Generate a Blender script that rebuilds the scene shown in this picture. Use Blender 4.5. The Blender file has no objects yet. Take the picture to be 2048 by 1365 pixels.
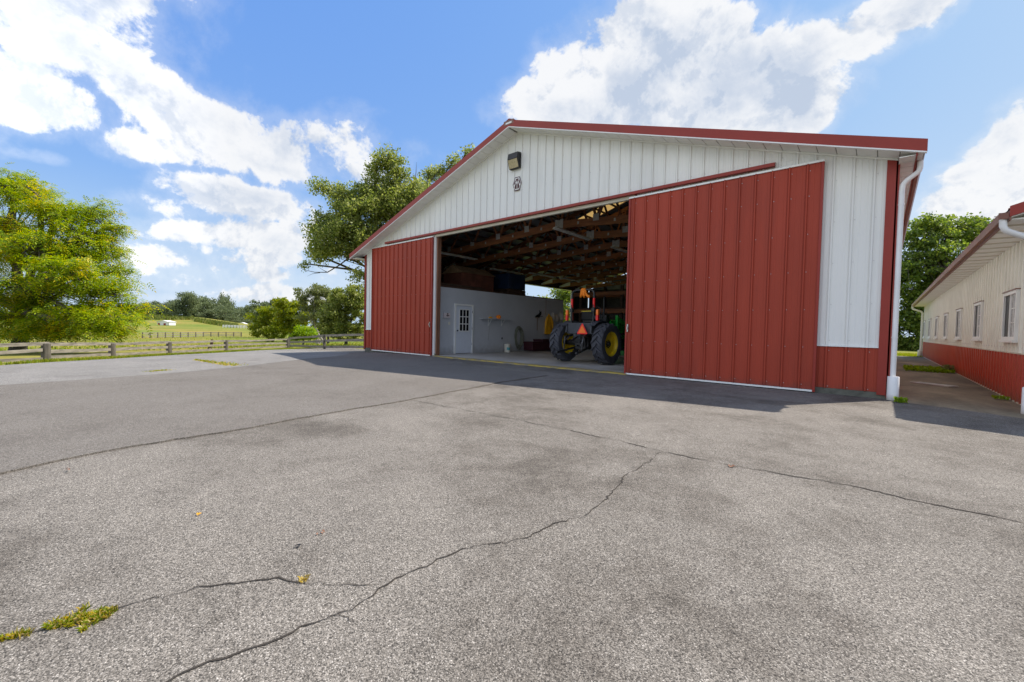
import bpy, bmesh, math, random
import numpy as np
from mathutils import Vector, Matrix
from mathutils.geometry import delaunay_2d_cdt
random.seed(7); rng = np.random.default_rng(7)
C = bpy.context.scene.collection
R = math.radians

# ------------------------------------------------------------------ camera
F_PX = 853.0; CAM = np.array([0, 0, 1.15])
def _n(v): v = np.array(v, float); return v/np.linalg.norm(v)
_X = -_n([-986, 47.5, -F_PX]); _Y = _n([738, 9.5, -F_PX]); _Y = _n(_Y-_X*(_X@_Y)); _Z = np.cross(_X, _Y)
ROT = np.array([_X, _Y, _Z])                 # camera axes in world terms
cd = bpy.data.cameras.new('camera'); cam = bpy.data.objects.new('camera', cd); C.objects.link(cam)
cd.sensor_width = 36; cd.lens = F_PX/2048*36; cd.clip_start = 0.05; cd.clip_end = 6000
M4 = Matrix([[*ROT[i], CAM[i]] for i in range(3)]+[[0, 0, 0, 1]])
cam.matrix_world = M4
bpy.context.scene.camera = cam
def ray(u, v): return _n(ROT@np.array([u-1024, 682.5-v, -F_PX]))
def at_depth(u, v, D): return CAM+ROT@np.array([(u-1024)*D/F_PX, (682.5-v)*D/F_PX, -D])

# ------------------------------------------------------------------ light
SUN_DIR = Vector((0.364, 0.607, 1)).normalized()
sl = bpy.data.lights.new('sun', 'SUN'); sl.energy = 4.9; sl.angle = R(0.53); sl.color = (1, .93, .83)
so = bpy.data.objects.new('sun', sl); C.objects.link(so)
so.rotation_euler = SUN_DIR.to_track_quat('Z', 'Y').to_euler(); so.location = (20, 30, 60)
sc = bpy.context.scene
sc.view_settings.view_transform = 'Standard'; sc.view_settings.look = 'None'
sc.view_settings.exposure = 0.45; sc.view_settings.gamma = 1
w = bpy.data.worlds.new('World'); sc.world = w; w.use_nodes = True
nt = w.node_tree; nt.nodes.clear()
def N(t, typ, **kw):
    n = t.nodes.new(typ)
    for k, v in kw.items(): setattr(n, k, v)
    return n
def lk(t, a, b): t.links.new(a, b)
out = N(nt, 'ShaderNodeOutputWorld'); bg = N(nt, 'ShaderNodeBackground'); lk(nt, bg.outputs[0], out.inputs[0])
SKY_STRENGTH = 0.15
bg.inputs['Strength'].default_value = SKY_STRENGTH
sky = N(nt, 'ShaderNodeTexSky', sky_type='NISHITA', sun_disc=False)
sky.sun_elevation = math.asin(SUN_DIR.z); sky.sun_rotation = math.atan2(SUN_DIR.x, SUN_DIR.y)
sky.air_density = 1.0; sky.dust_density = 0.6; sky.ozone_density = 2.0
tc = N(nt, 'ShaderNodeTexCoord')
sep = N(nt, 'ShaderNodeSeparateXYZ'); lk(nt, tc.outputs['Generated'], sep.inputs[0])
def wm(op, a, b=None, c=None, clamp=False):
    n = N(nt, 'ShaderNodeMath', operation=op); n.use_clamp = clamp
    for i, x in enumerate((a, b, c)):
        if x is None: continue
        if isinstance(x, (int, float)): n.inputs[i].default_value = x
        else: lk(nt, x, n.inputs[i])
    return n.outputs[0]
az = wm('ARCTAN2', sep.outputs[0], sep.outputs[1]); el = wm('ARCSINE', sep.outputs[2])
azel = N(nt, 'ShaderNodeCombineXYZ'); lk(nt, az, azel.inputs[0]); lk(nt, el, azel.inputs[1])
# turbulence on directions
def wnoise(scale, detail, rough, dist=0.0, off=(0, 0, 0), vs=(1, 1, 1)):
    mp = N(nt, 'ShaderNodeMapping'); mp.inputs['Location'].default_value = off; mp.inputs['Scale'].default_value = vs
    lk(nt, tc.outputs['Generated'], mp.inputs[0])
    n = N(nt, 'ShaderNodeTexNoise'); n.inputs['Scale'].default_value = scale; n.inputs['Detail'].default_value = detail
    n.inputs['Roughness'].default_value = rough; n.inputs['Distortion'].default_value = dist
    lk(nt, mp.outputs[0], n.inputs['Vector']); return n
n_big = wnoise(5.5, 9, .6, .25, (3.1, 1.7, .4)); n_fine = wnoise(16, 8, .62, .1, (7, 2, 5)); n_sh = wnoise(4.2, 7, .6, .5, (1, 9, 2), (1, 1, 1.6))
CLOUDS = [  # u, v, half-width, half-height, density   (picture positions of the cloud masses -> sky directions)
 (60, 30, 110, 60, .9), (40, 130, 90, 50, .75), (20, 200, 110, 55, 1.1), (120, 215, 110, 50, 1.0), (200, 250, 70, 30, .6),
 (250, 150, 80, 50, .9), (300, 190, 100, 55, 1.05), (370, 240, 120, 60, 1.1), (450, 260, 120, 60, 1.05), (260, 290, 80, 35, .85), (360, 300, 90, 30, .9),
 (560, 265, 110, 45, .95), (600, 310, 150, 62, 1.15), (690, 290, 90, 50, 1.0), (720, 340, 110, 40, 1.0), (800, 305, 60, 25, .55), (540, 330, 70, 30, .8),
 (400, 385, 90, 38, 1.1), (470, 400, 110, 36, 1.1), (560, 410, 90, 30, .9), (330, 410, 90, 26, .8), (430, 430, 160, 18, .7),
 (360, 465, 90, 26, .9), (440, 470, 110, 30, 1.05), (540, 480, 110, 36, 1.1), (640, 470, 100, 34, .9), (600, 520, 130, 24, .7),
 (330, 520, 110, 26, .95), (400, 535, 80, 20, .8), (530, 545, 50, 20, .85), (660, 540, 60, 30, .8), (460, 585, 90, 16, .85), (560, 580, 80, 15, .7), (340, 568, 80, 14, .75), (400, 600, 140, 10, .7), (600, 600, 120, 14, .6), (690, 560, 60, 22, .7), (500, 505, 60, 16, .8), (290, 545, 60, 14, .8), (410, 500, 60, 14, .8), (380, 560, 120, 18, .85), (520, 600, 120, 14, .8), (480, 520, 90, 16, .8), (640, 590, 80, 18, .8), (320, 505, 70, 18, .8),
 (20, 305, 60, 9, .5), (90, 315, 35, 10, .45), (700, 215, 60, 14, .3), (40, 85, 110, 20, .4),
 (1090, 205, 75, 50, 1.1), (1150, 130, 80, 70, 1.25), (1190, 90, 70, 60, 1.1), (1260, 90, 100, 80, 1.3), (1330, 60, 90, 75, 1.3), (1390, 50, 80, 60, 1.2), (1450, 60, 80, 55, 1.15),
 (1300, 160, 170, 90, 1.5), (1450, 170, 170, 95, 1.5), (1560, 190, 120, 80, 1.35), (1600, 120, 120, 55, 1.2), (1680, 90, 110, 50, 1.15), (1750, 50, 110, 55, 1.15), (1820, 20, 90, 50, 1.1), (1860, 10, 60, 30, .9),
 (1620, 230, 60, 30, .9), (1180, 220, 160, 50, 1.3), (1560, 20, 30, 25, .35), (1400, 250, 200, 40, 1.2),
 (2030, 270, 60, 60, 1.1), (1990, 310, 60, 36, 1.0), (1950, 350, 80, 30, .8), (2030, 360, 120, 60, 1.2), (1930, 410, 130, 40, 1.0), (1850, 430, 60, 20, .6), (1860, 375, 30, 10, .45), (2100, 330, 90, 90, 1.1),
 (-150, 250, 150, 60, .9), (2250, 200, 120, 120, .9)]
FILL_CLOUDS = [(150, 24, 34, 16, 1.4), (185, 34, 40, 18, 1.4), (215, 22, 34, 15, 1.3), (118, 35, 25, 14, 1.2), (250, 32, 30, 15, 1.3), (100, 20, 22, 10, 1.1), (170, 12, 60, 6, 1.1), (0, 80, 60, 10, .8)]  # unseen clouds, mostly behind the camera, added to light the shaded facade
field = None
def blob(a0, e0, ra, re, dens):
    global field
    s = N(nt, 'ShaderNodeVectorMath', operation='SUBTRACT'); lk(nt, azel.outputs[0], s.inputs[0]); s.inputs[1].default_value = (a0, e0, 0)
    m = N(nt, 'ShaderNodeVectorMath', operation='MULTIPLY'); lk(nt, s.outputs[0], m.inputs[0]); m.inputs[1].default_value = (1/ra, 1/re, 0)
    d = N(nt, 'ShaderNodeVectorMath', operation='DOT_PRODUCT'); lk(nt, m.outputs[0], d.inputs[0]); lk(nt, m.outputs[0], d.inputs[1])
    g = wm('MULTIPLY_ADD', d.outputs['Value'], -.62*dens, dens)
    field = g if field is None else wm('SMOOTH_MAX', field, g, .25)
for u, v, ru, rv, dn in CLOUDS:
    d0 = ray(u, v); dr = ray(u+ru, v); dl = ray(u-ru, v); du = ray(u, v-rv); dd = ray(u, v+rv)
    A = lambda d: math.atan2(d[0], d[1]); E_ = lambda d: math.asin(d[2])
    blob(A(d0), E_(d0), abs(A(dr)-A(dl))/2*1.15, abs(E_(du)-E_(dd))/2*1.2, dn)
for a_, e_, ra, re, dn in FILL_CLOUDS:
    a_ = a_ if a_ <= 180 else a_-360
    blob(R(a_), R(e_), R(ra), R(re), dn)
nb = wm('SUBTRACT', n_big.outputs['Fac'], .5); nf = wm('SUBTRACT', n_fine.outputs['Fac'], .5)
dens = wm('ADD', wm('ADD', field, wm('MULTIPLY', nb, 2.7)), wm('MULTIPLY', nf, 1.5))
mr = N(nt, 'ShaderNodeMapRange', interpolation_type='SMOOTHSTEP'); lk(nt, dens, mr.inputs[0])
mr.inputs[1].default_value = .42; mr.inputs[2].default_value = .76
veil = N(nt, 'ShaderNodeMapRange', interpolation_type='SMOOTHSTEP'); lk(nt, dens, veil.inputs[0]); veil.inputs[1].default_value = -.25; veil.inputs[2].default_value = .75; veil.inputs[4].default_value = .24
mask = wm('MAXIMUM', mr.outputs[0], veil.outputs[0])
# thicker cores are greyer, tops brighter
core = N(nt, 'ShaderNodeMapRange', interpolation_type='SMOOTHSTEP'); lk(nt, wm('ADD', dens, wm('MULTIPLY', wm('SUBTRACT', n_sh.outputs['Fac'], .5), 3.2)), core.inputs[0])
core.inputs[1].default_value = .65; core.inputs[2].default_value = 1.9
# relief: compare the billows with the same billows a little higher up, so tops are bright and undersides grey
n_up = wnoise(5.5, 9, .6, .25, (3.1+.004, 1.7+.006, .4+.035))
n_up2 = wnoise(16, 8, .62, .1, (7, 2, 5.02))
rel = wm('ADD', wm('MULTIPLY', wm('SUBTRACT', n_up.outputs['Fac'], n_big.outputs['Fac']), 4.5), wm('MULTIPLY', wm('SUBTRACT', n_up2.outputs['Fac'], n_fine.outputs['Fac']), 1.6))
relr = N(nt, 'ShaderNodeMapRange', interpolation_type='SMOOTHSTEP'); lk(nt, rel, relr.inputs[0]); relr.inputs[1].default_value = -.10; relr.inputs[2].default_value = .42
shade = wm('ADD', wm('MULTIPLY', core.outputs[0], .85), wm('MULTIPLY', relr.outputs[0], .6), clamp=True)
mixc = N(nt, 'ShaderNodeMix', data_type='RGBA'); lk(nt, shade, mixc.inputs['Factor'])
k = 1/SKY_STRENGTH
mixc.inputs['A'].default_value = (.70*k, .705*k, .715*k, 1); mixc.inputs['B'].default_value = (.40*k, .46*k, .56*k, 1)
# the sky texture's brightness drives a ramp from deep zenith blue to the milky blue of a humid summer horizon
sk = N(nt, 'ShaderNodeSeparateColor'); lk(nt, sky.outputs[0], sk.inputs[0])
skr = N(nt, 'ShaderNodeMapRange'); lk(nt, sk.outputs[0], skr.inputs[0]); skr.inputs[1].default_value = 1.0; skr.inputs[2].default_value = 6.5
rp = N(nt, 'ShaderNodeValToRGB'); lk(nt, skr.outputs[0], rp.inputs[0]); el_ = rp.color_ramp.elements
for _ in range(3): el_.new(.5)
for e_, (p_, c_) in zip(el_, [(0, (.120, .265, .62)), (.16, (.20, .36, .66)), (.30, (.30, .45, .67)), (.50, (.41, .53, .68)), (1, (.45, .545, .67))]): e_.position = p_; e_.color = (*c_, 1)
sks = N(nt, 'ShaderNodeVectorMath', operation='SCALE'); lk(nt, rp.outputs[0], sks.inputs[0]); sks.inputs['Scale'].default_value = k
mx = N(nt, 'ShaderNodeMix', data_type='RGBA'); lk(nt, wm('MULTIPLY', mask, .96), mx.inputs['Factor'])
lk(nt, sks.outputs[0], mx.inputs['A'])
# boost clouds opposite the sun, mostly unseen, to brighten the shaded facade
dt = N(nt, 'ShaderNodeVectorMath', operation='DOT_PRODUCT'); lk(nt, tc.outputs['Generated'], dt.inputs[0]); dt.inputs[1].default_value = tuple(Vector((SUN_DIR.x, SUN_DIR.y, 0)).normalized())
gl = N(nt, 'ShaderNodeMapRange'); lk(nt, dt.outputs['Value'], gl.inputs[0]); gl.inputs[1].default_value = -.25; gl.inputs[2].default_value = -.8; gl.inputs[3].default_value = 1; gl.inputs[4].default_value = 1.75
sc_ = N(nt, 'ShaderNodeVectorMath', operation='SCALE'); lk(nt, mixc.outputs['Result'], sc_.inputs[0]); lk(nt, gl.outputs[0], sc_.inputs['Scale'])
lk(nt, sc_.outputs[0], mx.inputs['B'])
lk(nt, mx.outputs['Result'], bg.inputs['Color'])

# ------------------------------------------------------------------ tagging
def tag(o, label=None, cat=None, group=None, kind=None):
    if label: o['label'] = label
    if cat: o['category'] = cat
    if group: o['group'] = group
    if kind: o['kind'] = kind
    return o
def empty(name, label, cat, loc=(0, 0, 0), rz=0, group=None):
    o = bpy.data.objects.new(name, None); C.objects.link(o); o.location = loc; o.rotation_euler = (0, 0, rz)
    o.empty_display_size = .2
    return tag(o, label, cat, group)
def dup(root, loc, rz=0, label=None, scale=None):
    def cp(o, par):
        c = o.copy(); C.objects.link(c); c.parent = par
        for ch in list(o.children): cp(ch, c)
        return c
    kids = list(root.children)
    c = root.copy(); C.objects.link(c); c.location = loc; c.rotation_euler = (0, 0, rz)
    if scale: c.scale = scale
    for ch in kids: cp(ch, c)
    if label: c['label'] = label
    return c

# ------------------------------------------------------------------ mesh builder
class MB:
    def __init__(s): s.v = []; s.f = []; s.m = []; s.cur = 0
    def quad(s, a, b, c, d):
        i = len(s.v); s.v += [tuple(a), tuple(b), tuple(c), tuple(d)]; s.f.append((i, i+1, i+2, i+3)); s.m.append(s.cur)
    def poly(s, pts):
        i = len(s.v); s.v += [tuple(p) for p in pts]; s.f.append(tuple(range(i, i+len(pts)))); s.m.append(s.cur)
    def box(s, x0, x1, y0, y1, z0, z1, c=0.0):
        """box, with chamfered edges when c > 0"""
        if x0 > x1: x0, x1 = x1, x0
        if y0 > y1: y0, y1 = y1, y0
        if z0 > z1: z0, z1 = z1, z0
        b = len(s.v)
        s.v += [(x, y, z) for z in (z0, z1) for y in (y0, y1) for x in (x0, x1)]
        for f in ((0, 2, 3, 1), (4, 5, 7, 6), (0, 1, 5, 4), (2, 6, 7, 3), (0, 4, 6, 2), (1, 3, 7, 5)):
            s.f.append(tuple(b+i for i in f)); s.m.append(s.cur)
        return s
    def bar(s, p, q, w, h, up=(0, 0, 1)):
        p = Vector(p); q = Vector(q); d = (q-p).normalized(); up = Vector(up)
        if abs(d.dot(up)) > .98: up = Vector((1, 0, 0))
        r = d.cross(up).normalized(); u = r.cross(d).normalized()
        b = len(s.v)
        for e in (p, q):
            for a, c in ((-1, -1), (1, -1), (1, 1), (-1, 1)): s.v.append(tuple(e+r*a*w/2+u*c*h/2))
        for f in ((3, 2, 1, 0), (4, 5, 6, 7), (0, 1, 5, 4), (1, 2, 6, 5), (2, 3, 7, 6), (3, 0, 4, 7)):
            s.f.append(tuple(b+i for i in f)); s.m.append(s.cur)
        return s
    def tube(s, pts, rad, n=10, caps=True):
        pts = [Vector(p) for p in pts]
        if not hasattr(rad, '__len__'): rad = [rad]*len(pts)
        b = len(s.v); prev = None
        for i, p in enumerate(pts):
            d = (pts[min(i+1, len(pts)-1)]-pts[max(i-1, 0)]).normalized()
            if prev is None:
                a = Vector((0, 0, 1)) if abs(d.z) < .9 else Vector((1, 0, 0)); r = d.cross(a).normalized()
            else: r = (prev-d*prev.dot(d)).normalized()
            prev = r; u = r.cross(d)
            for k in range(n):
                t = 2*math.pi*k/n; s.v.append(tuple(p+(r*math.cos(t)+u*math.sin(t))*rad[i]))
        for i in range(len(pts)-1):
            for k in range(n):
                k2 = (k+1) % n; s.f.append((b+i*n+k, b+(i+1)*n+k, b+(i+1)*n+k2, b+i*n+k2)); s.m.append(s.cur)
        if caps:
            s.f.append(tuple(b+k for k in range(n))); s.m.append(s.cur)
            e = b+(len(pts)-1)*n; s.f.append(tuple(e+k for k in reversed(range(n)))); s.m.append(s.cur)
        return s
    def lathe(s, prof, axis='z', o=(0, 0, 0), n=32, closed=False):
        b = len(s.v); m = len(prof)
        for k in range(n):
            t = 2*math.pi*k/n
            for r, h in prof:
                if axis == 'z': p = (o[0]+r*math.cos(t), o[1]+r*math.sin(t), o[2]+h)
                elif axis == 'x': p = (o[0]+h, o[1]+r*math.cos(t), o[2]+r*math.sin(t))
                else: p = (o[0]+r*math.cos(t), o[1]+h, o[2]+r*math.sin(t))
                s.v.append(p)
        for k in range(n):
            k2 = (k+1) % n
            for j in range(m if closed else m-1):
                j2 = (j+1) % m
                s.f.append((b+k*m+j, b+k2*m+j, b+k2*m+j2, b+k*m+j2)); s.m.append(s.cur)
        return s
    def prism(s, pts, d):
        """polygon pts (3D) extruded by vector d"""
        n = len(pts); b = len(s.v); d = Vector(d)
        s.v += [tuple(p) for p in pts]+[tuple(Vector(p)+d) for p in pts]
        s.f.append(tuple(b+i for i in reversed(range(n)))); s.m.append(s.cur)
        s.f.append(tuple(b+n+i for i in range(n))); s.m.append(s.cur)
        for i in range(n):
            j = (i+1) % n; s.f.append((b+i, b+j, b+n+j, b+n+i)); s.m.append(s.cur)
        return s
    def build(s, name, mats, parent=None, smooth=False, bevel=0, angle=None):
        me = bpy.data.meshes.new(name); me.from_pydata(s.v, [], s.f)
        if not isinstance(mats, (list, tuple)): mats = [mats]
        for m in mats: me.materials.append(m)
        me.polygons.foreach_set('material_index', s.m)
        bm = bmesh.new(); bm.from_mesh(me); bmesh.ops.recalc_face_normals(bm, faces=bm.faces); bm.to_mesh(me); bm.free()
        if smooth:
            me.polygons.foreach_set('use_smooth', [True]*len(me.polygons))
            try: me.set_sharp_from_angle(angle=R(angle or 40))
            except Exception: pass
        o = bpy.data.objects.new(name, me); C.objects.link(o)
        if parent: o.parent = parent
        if bevel:
            md = o.modifiers.new('bevel', 'BEVEL'); md.width = bevel; md.segments = 2; md.limit_method = 'ANGLE'
        return o

# ------------------------------------------------------------------ materials
MATS = {}
def mat(name, col, rough=.6, metal=0, var=.12, vscale=3.0, bump=0, bscale=40, spec=.5, col2=None, stretch=(1, 1, 1), dirt=None):
    m = bpy.data.materials.new(name); m.use_nodes = True; t = m.node_tree; p = t.nodes['Principled BSDF']
    p.inputs['Roughness'].default_value = rough; p.inputs['Metallic'].default_value = metal
    p.inputs['Specular IOR Level'].default_value = spec
    g = N(t, 'ShaderNodeNewGeometry')
    mp = N(t, 'ShaderNodeMapping'); mp.inputs['Scale'].default_value = stretch; lk(t, g.outputs['Position'], mp.inputs[0])
    n = N(t, 'ShaderNodeTexNoise'); n.inputs['Scale'].default_value = vscale; n.inputs['Detail'].default_value = 6; n.inputs['Roughness'].default_value = .65
    lk(t, mp.outputs[0], n.inputs['Vector'])
    mx = N(t, 'ShaderNodeMix', data_type='RGBA')
    c2 = col2 or tuple(c*(1-var*2) for c in col); c1 = col if col2 else tuple(min(1, c*(1+var)) for c in col)
    mx.inputs['A'].default_value = (*c1, 1); mx.inputs['B'].default_value = (*c2, 1)
    cr = N(t, 'ShaderNodeMapRange'); cr.inputs[1].default_value = .3; cr.inputs[2].default_value = .7; lk(t, n.outputs['Fac'], cr.inputs[0])
    lk(t, cr.outputs[0], mx.inputs['Factor'])
    colout = mx.outputs['Result']
    if dirt:   # (colour, world height below which grime splashes show, amount)
        sz = N(t, 'ShaderNodeSeparateXYZ'); lk(t, g.outputs['Position'], sz.inputs[0])
        n2 = N(t, 'ShaderNodeTexNoise'); n2.inputs['Scale'].default_value = 6; n2.inputs['Detail'].default_value = 8; lk(t, g.outputs['Position'], n2.inputs['Vector'])
        a = N(t, 'ShaderNodeMath', operation='MULTIPLY_ADD'); lk(t, n2.outputs['Fac'], a.inputs[0]); a.inputs[1].default_value = -.5*dirt[1]*2; lk(t, sz.outputs[2], a.inputs[2])
        b = N(t, 'ShaderNodeMapRange'); lk(t, a.outputs[0], b.inputs[0]); b.inputs[1].default_value = -.4*dirt[1]; b.inputs[2].default_value = .3*dirt[1]; b.inputs[3].default_value = dirt[2]; b.inputs[4].default_value = 0
        m2 = N(t, 'ShaderNodeMix', data_type='RGBA'); lk(t, b.outputs[0], m2.inputs['Factor']); lk(t, colout, m2.inputs['A']); m2.inputs['B'].default_value = (*dirt[0], 1); colout = m2.outputs['Result']
    lk(t, colout, p.inputs['Base Color'])
    if bump:
        n3 = N(t, 'ShaderNodeTexNoise'); n3.inputs['Scale'].default_value = bscale; n3.inputs['Detail'].default_value = 4; lk(t, mp.outputs[0], n3.inputs['Vector'])
        b = N(t, 'ShaderNodeBump'); b.inputs['Strength'].default_value = bump; b.inputs['Distance'].default_value = .01; lk(t, n3.outputs['Fac'], b.inputs['Height']); lk(t, b.outputs[0], p.inputs['Normal'])
    MATS[name] = m; return m
RED = (.37, .050, .024); WHITE = (.80, .80, .77)
m_red = mat('red_steel', RED, .52, spec=.3, var=.07, vscale=1.2, bump=.08, bscale=5, stretch=(1, 1, .25), dirt=((.10, .055, .045), .25, .5))
def scuff(m, col, lo=.70, hi=.74, sc=7, st=(1, 1, .5), amt=.5):
    t = m.node_tree; p = t.nodes['Principled BSDF']; src = p.inputs['Base Color'].links[0].from_socket
    g = N(t, 'ShaderNodeNewGeometry'); mp = N(t, 'ShaderNodeMapping'); mp.inputs['Scale'].default_value = st; lk(t, g.outputs['Position'], mp.inputs[0])
    n = N(t, 'ShaderNodeTexNoise'); n.inputs['Scale'].default_value = sc; n.inputs['Detail'].default_value = 9; n.inputs['Roughness'].default_value = .7; lk(t, mp.outputs[0], n.inputs['Vector'])
    r_ = N(t, 'ShaderNodeMapRange'); lk(t, n.outputs['Fac'], r_.inputs[0]); r_.inputs[1].default_value = lo; r_.inputs[2].default_value = hi; r_.inputs[4].default_value = amt
    x = N(t, 'ShaderNodeMix', data_type='RGBA'); lk(t, r_.outputs[0], x.inputs['Factor']); lk(t, src, x.inputs['A']); x.inputs['B'].default_value = (*col, 1); lk(t, x.outputs['Result'], p.inputs['Base Color'])
scuff(m_red, (.50, .20, .15)); scuff(m_red, (.24, .045, .03), .55, .75, 1.6, (1.5, 1, .18), .45)
m_redtrim = mat('red_trim_steel', (.30, .034, .022), .45, spec=.35, var=.06, vscale=1.5)
m_white = mat('white_steel', WHITE, .5, var=.035, vscale=1.1, bump=.06, bscale=4, stretch=(1, 1, .2))
scuff(m_white, (.55, .54, .48), .56, .78, 2.2, (2, 1, .12), .45)
m_whitetrim = mat('white_trim', (.82, .82, .80), .4, var=.03)
m_soffit = mat('soffit_vinyl', (.86, .86, .82), .5, var=.03)
m_soffgap = mat('soffit_joint', (.30, .29, .26), .6)
m_cream = mat('cream_board', (.62, .58, .47), .6, var=.06)
m_gutter = mat('brown_gutter', (.22, .085, .055), .4, var=.15, vscale=2)
m_pvc = mat('white_pvc', (.80, .80, .80), .35, var=.04, vscale=4, dirt=((.30, .25, .17), .15, .6))
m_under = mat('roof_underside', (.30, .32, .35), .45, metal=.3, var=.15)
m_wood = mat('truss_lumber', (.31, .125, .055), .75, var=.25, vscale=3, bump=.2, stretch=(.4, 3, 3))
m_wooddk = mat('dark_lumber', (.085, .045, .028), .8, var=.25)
m_woodbr = mat('brown_post_wood', (.22, .10, .055), .75, var=.2, stretch=(4, 4, .5))
m_plate = mat('galvanised_plate', (.55, .55, .55), .5, metal=.35, var=.12, vscale=12)
m_grey = mat('partition_paint', (.53, .55, .59), .7, var=.05, vscale=.8, bump=.15, bscale=10, dirt=((.22, .20, .18), .5, .5))
m_door = mat('door_paint', (.66, .70, .78), .45, var=.03)
m_glassdk = mat('dark_pane', (.012, .012, .014), .35, spec=.12, var=.1)
m_black = mat('black_plastic', (.012, .012, .014), .45, var=.2)
m_blacksteel = mat('black_steel', (.018, .018, .02), .35, var=.2)
m_rubber = mat('tyre_rubber', (.058, .060, .074), .75, var=.25, vscale=5, bump=.2, bscale=60)
m_yellow = mat('yellow_rim_paint', (.80, .56, .012), .4, var=.12, vscale=6)
m_green = mat('green_paint', (.012, .30, .03), .35, var=.08)
m_orange = mat('orange_cloth', (1.0, .25, .008), .7, var=.12, vscale=20)
m_orangeR = mat('orange_reflector', (1.0, .20, .012), .35, var=.03)
m_redR = mat('red_reflector', (.85, .012, .012), .3, var=.05)
m_greyblue = mat('grey_fender', (.06, .065, .08), .5, var=.15)
m_chrome = mat('bare_steel', (.5, .5, .5), .3, metal=.9, var=.1)
m_coat = mat('yellow_raincoat', (.95, .46, .012), .55, var=.12, vscale=9)
m_straw = mat('pale_straw', (.55, .50, .42), .8, var=.15, vscale=15)
m_hose = mat('grey_hose', (.19, .20, .16), .6, var=.15)
m_bucket = mat('white_bucket', (.68, .66, .58), .45, var=.05)
m_teal = mat('teal_label', (.10, .42, .46), .5, var=.05)
m_maroon = mat('maroon_box', (.050, .008, .016), .55, var=.2)
m_blue = mat('blue_plastic', (.012, .028, .075), .5, var=.2)
m_paper = mat('pale_pink_box', (.70, .62, .62), .5, var=.04)
m_ltube = mat('lamp_white_metal', (.75, .75, .72), .4, var=.03)
m_beige = mat('lamp_lens', (.50, .42, .26), .3, var=.15, vscale=18)
m_darkred = mat('emblem_dark_red', (.075, .018, .022), .5, var=.05)
m_fence = mat('weathered_rail', (.27, .24, .195), .85, var=.3, vscale=2.5, bump=.35, bscale=20, stretch=(1, 1, 5))
m_post = mat('weathered_post', (.13, .115, .09), .85, var=.3, vscale=5, bump=.35, bscale=25, stretch=(3, 3, .5))
m_bark = mat('tree_bark', (.10, .085, .068), .9, var=.3, vscale=5, bump=.5, bscale=20, stretch=(3, 3, .6))
m_barkp = mat('pale_bark', (.34, .31, .26), .85, var=.25, vscale=6)
m_shedwhite = mat('shed_white', (.80, .78, .76), .5, var=.04)
m_tan = mat('tan_steel', (.80, .785, .70), .5, var=.05, vscale=1.3, dirt=((.42, .36, .27), .4, .5))
m_orangered = mat('warm_red_steel', (.45, .048, .018), .45, var=.08, vscale=1.2, dirt=((.16, .07, .04), .3, .5))
m_roofred = mat('red_roof_steel', (.24, .04, .03), .45, var=.1)
m_curtain = mat('lace_curtain', (.62, .63, .62), .8, var=.3, vscale=22, col2=(.16, .17, .18))
m_iron = mat('galvanised_grate', (.62, .60, .55), .55, metal=.4, var=.15)

def tex_ground(name, build):
    m = bpy.data.materials.new(name); m.use_nodes = True; t = m.node_tree; p = t.nodes['Principled BSDF']
    g = N(t, 'ShaderNodeNewGeometry'); build(t, p, g.outputs['Position']); return m
def nz(t, pos, scale, detail=5, rough=.6, stretch=None, dist=0):
    if stretch:
        mp = N(t, 'ShaderNodeMapping'); mp.inputs['Scale'].default_value = stretch; lk(t, pos, mp.inputs[0]); pos = mp.outputs[0]
    n = N(t, 'ShaderNodeTexNoise'); n.inputs['Scale'].default_value = scale; n.inputs['Detail'].default_value = detail; n.inputs['Roughness'].default_value = rough; n.inputs['Distortion'].default_value = dist
    lk(t, pos, n.inputs['Vector']); return n.outputs['Fac']
def ramp(t, fac, stops):
    r = N(t, 'ShaderNodeValToRGB'); e = r.color_ramp.elements
    while len(e) < len(stops): e.new(.5)
    for i, (p_, c) in enumerate(stops):
        e[i].position = p_; e[i].color = (*c, 1) if len(c) == 3 else c
    lk(t, fac, r.inputs[0]); return r.outputs[0]
def mapr(t, x, a, b, c, d, smooth=False):
    n = N(t, 'ShaderNodeMapRange'); lk(t, x, n.inputs[0])
    if smooth: n.interpolation_type = 'SMOOTHSTEP'
    for i, q in enumerate((a, b, c, d)): n.inputs[i+1].default_value = q
    return n.outputs[0]
def mul(t, a, b):
    n = N(t, 'ShaderNodeMix', data_type='RGBA', blend_type='MULTIPLY'); n.inputs['Factor'].default_value = 1
    lk(t, a, n.inputs['A']); lk(t, b, n.inputs['B']); return n.outputs['Result']
def mixf(t, f, a, b):
    n = N(t, 'ShaderNodeMix', data_type='RGBA'); lk(t, f, n.inputs['Factor'])
    for s_, x in (('A', a), ('B', b)):
        if isinstance(x, tuple): n.inputs[s_].default_value = (*x, 1)
        else: lk(t, x, n.inputs[s_])
    return n.outputs['Result']
def mth(t, op, a, b=None, c=None, clamp=False):
    n = N(t, 'ShaderNodeMath', operation=op); n.use_clamp = clamp
    for i, x in enumerate((a, b, c)):
        if x is None: continue
        if isinstance(x, (int, float)): n.inputs[i].default_value = x
        else: lk(t, x, n.inputs[i])
    return n.outputs[0]
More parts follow.
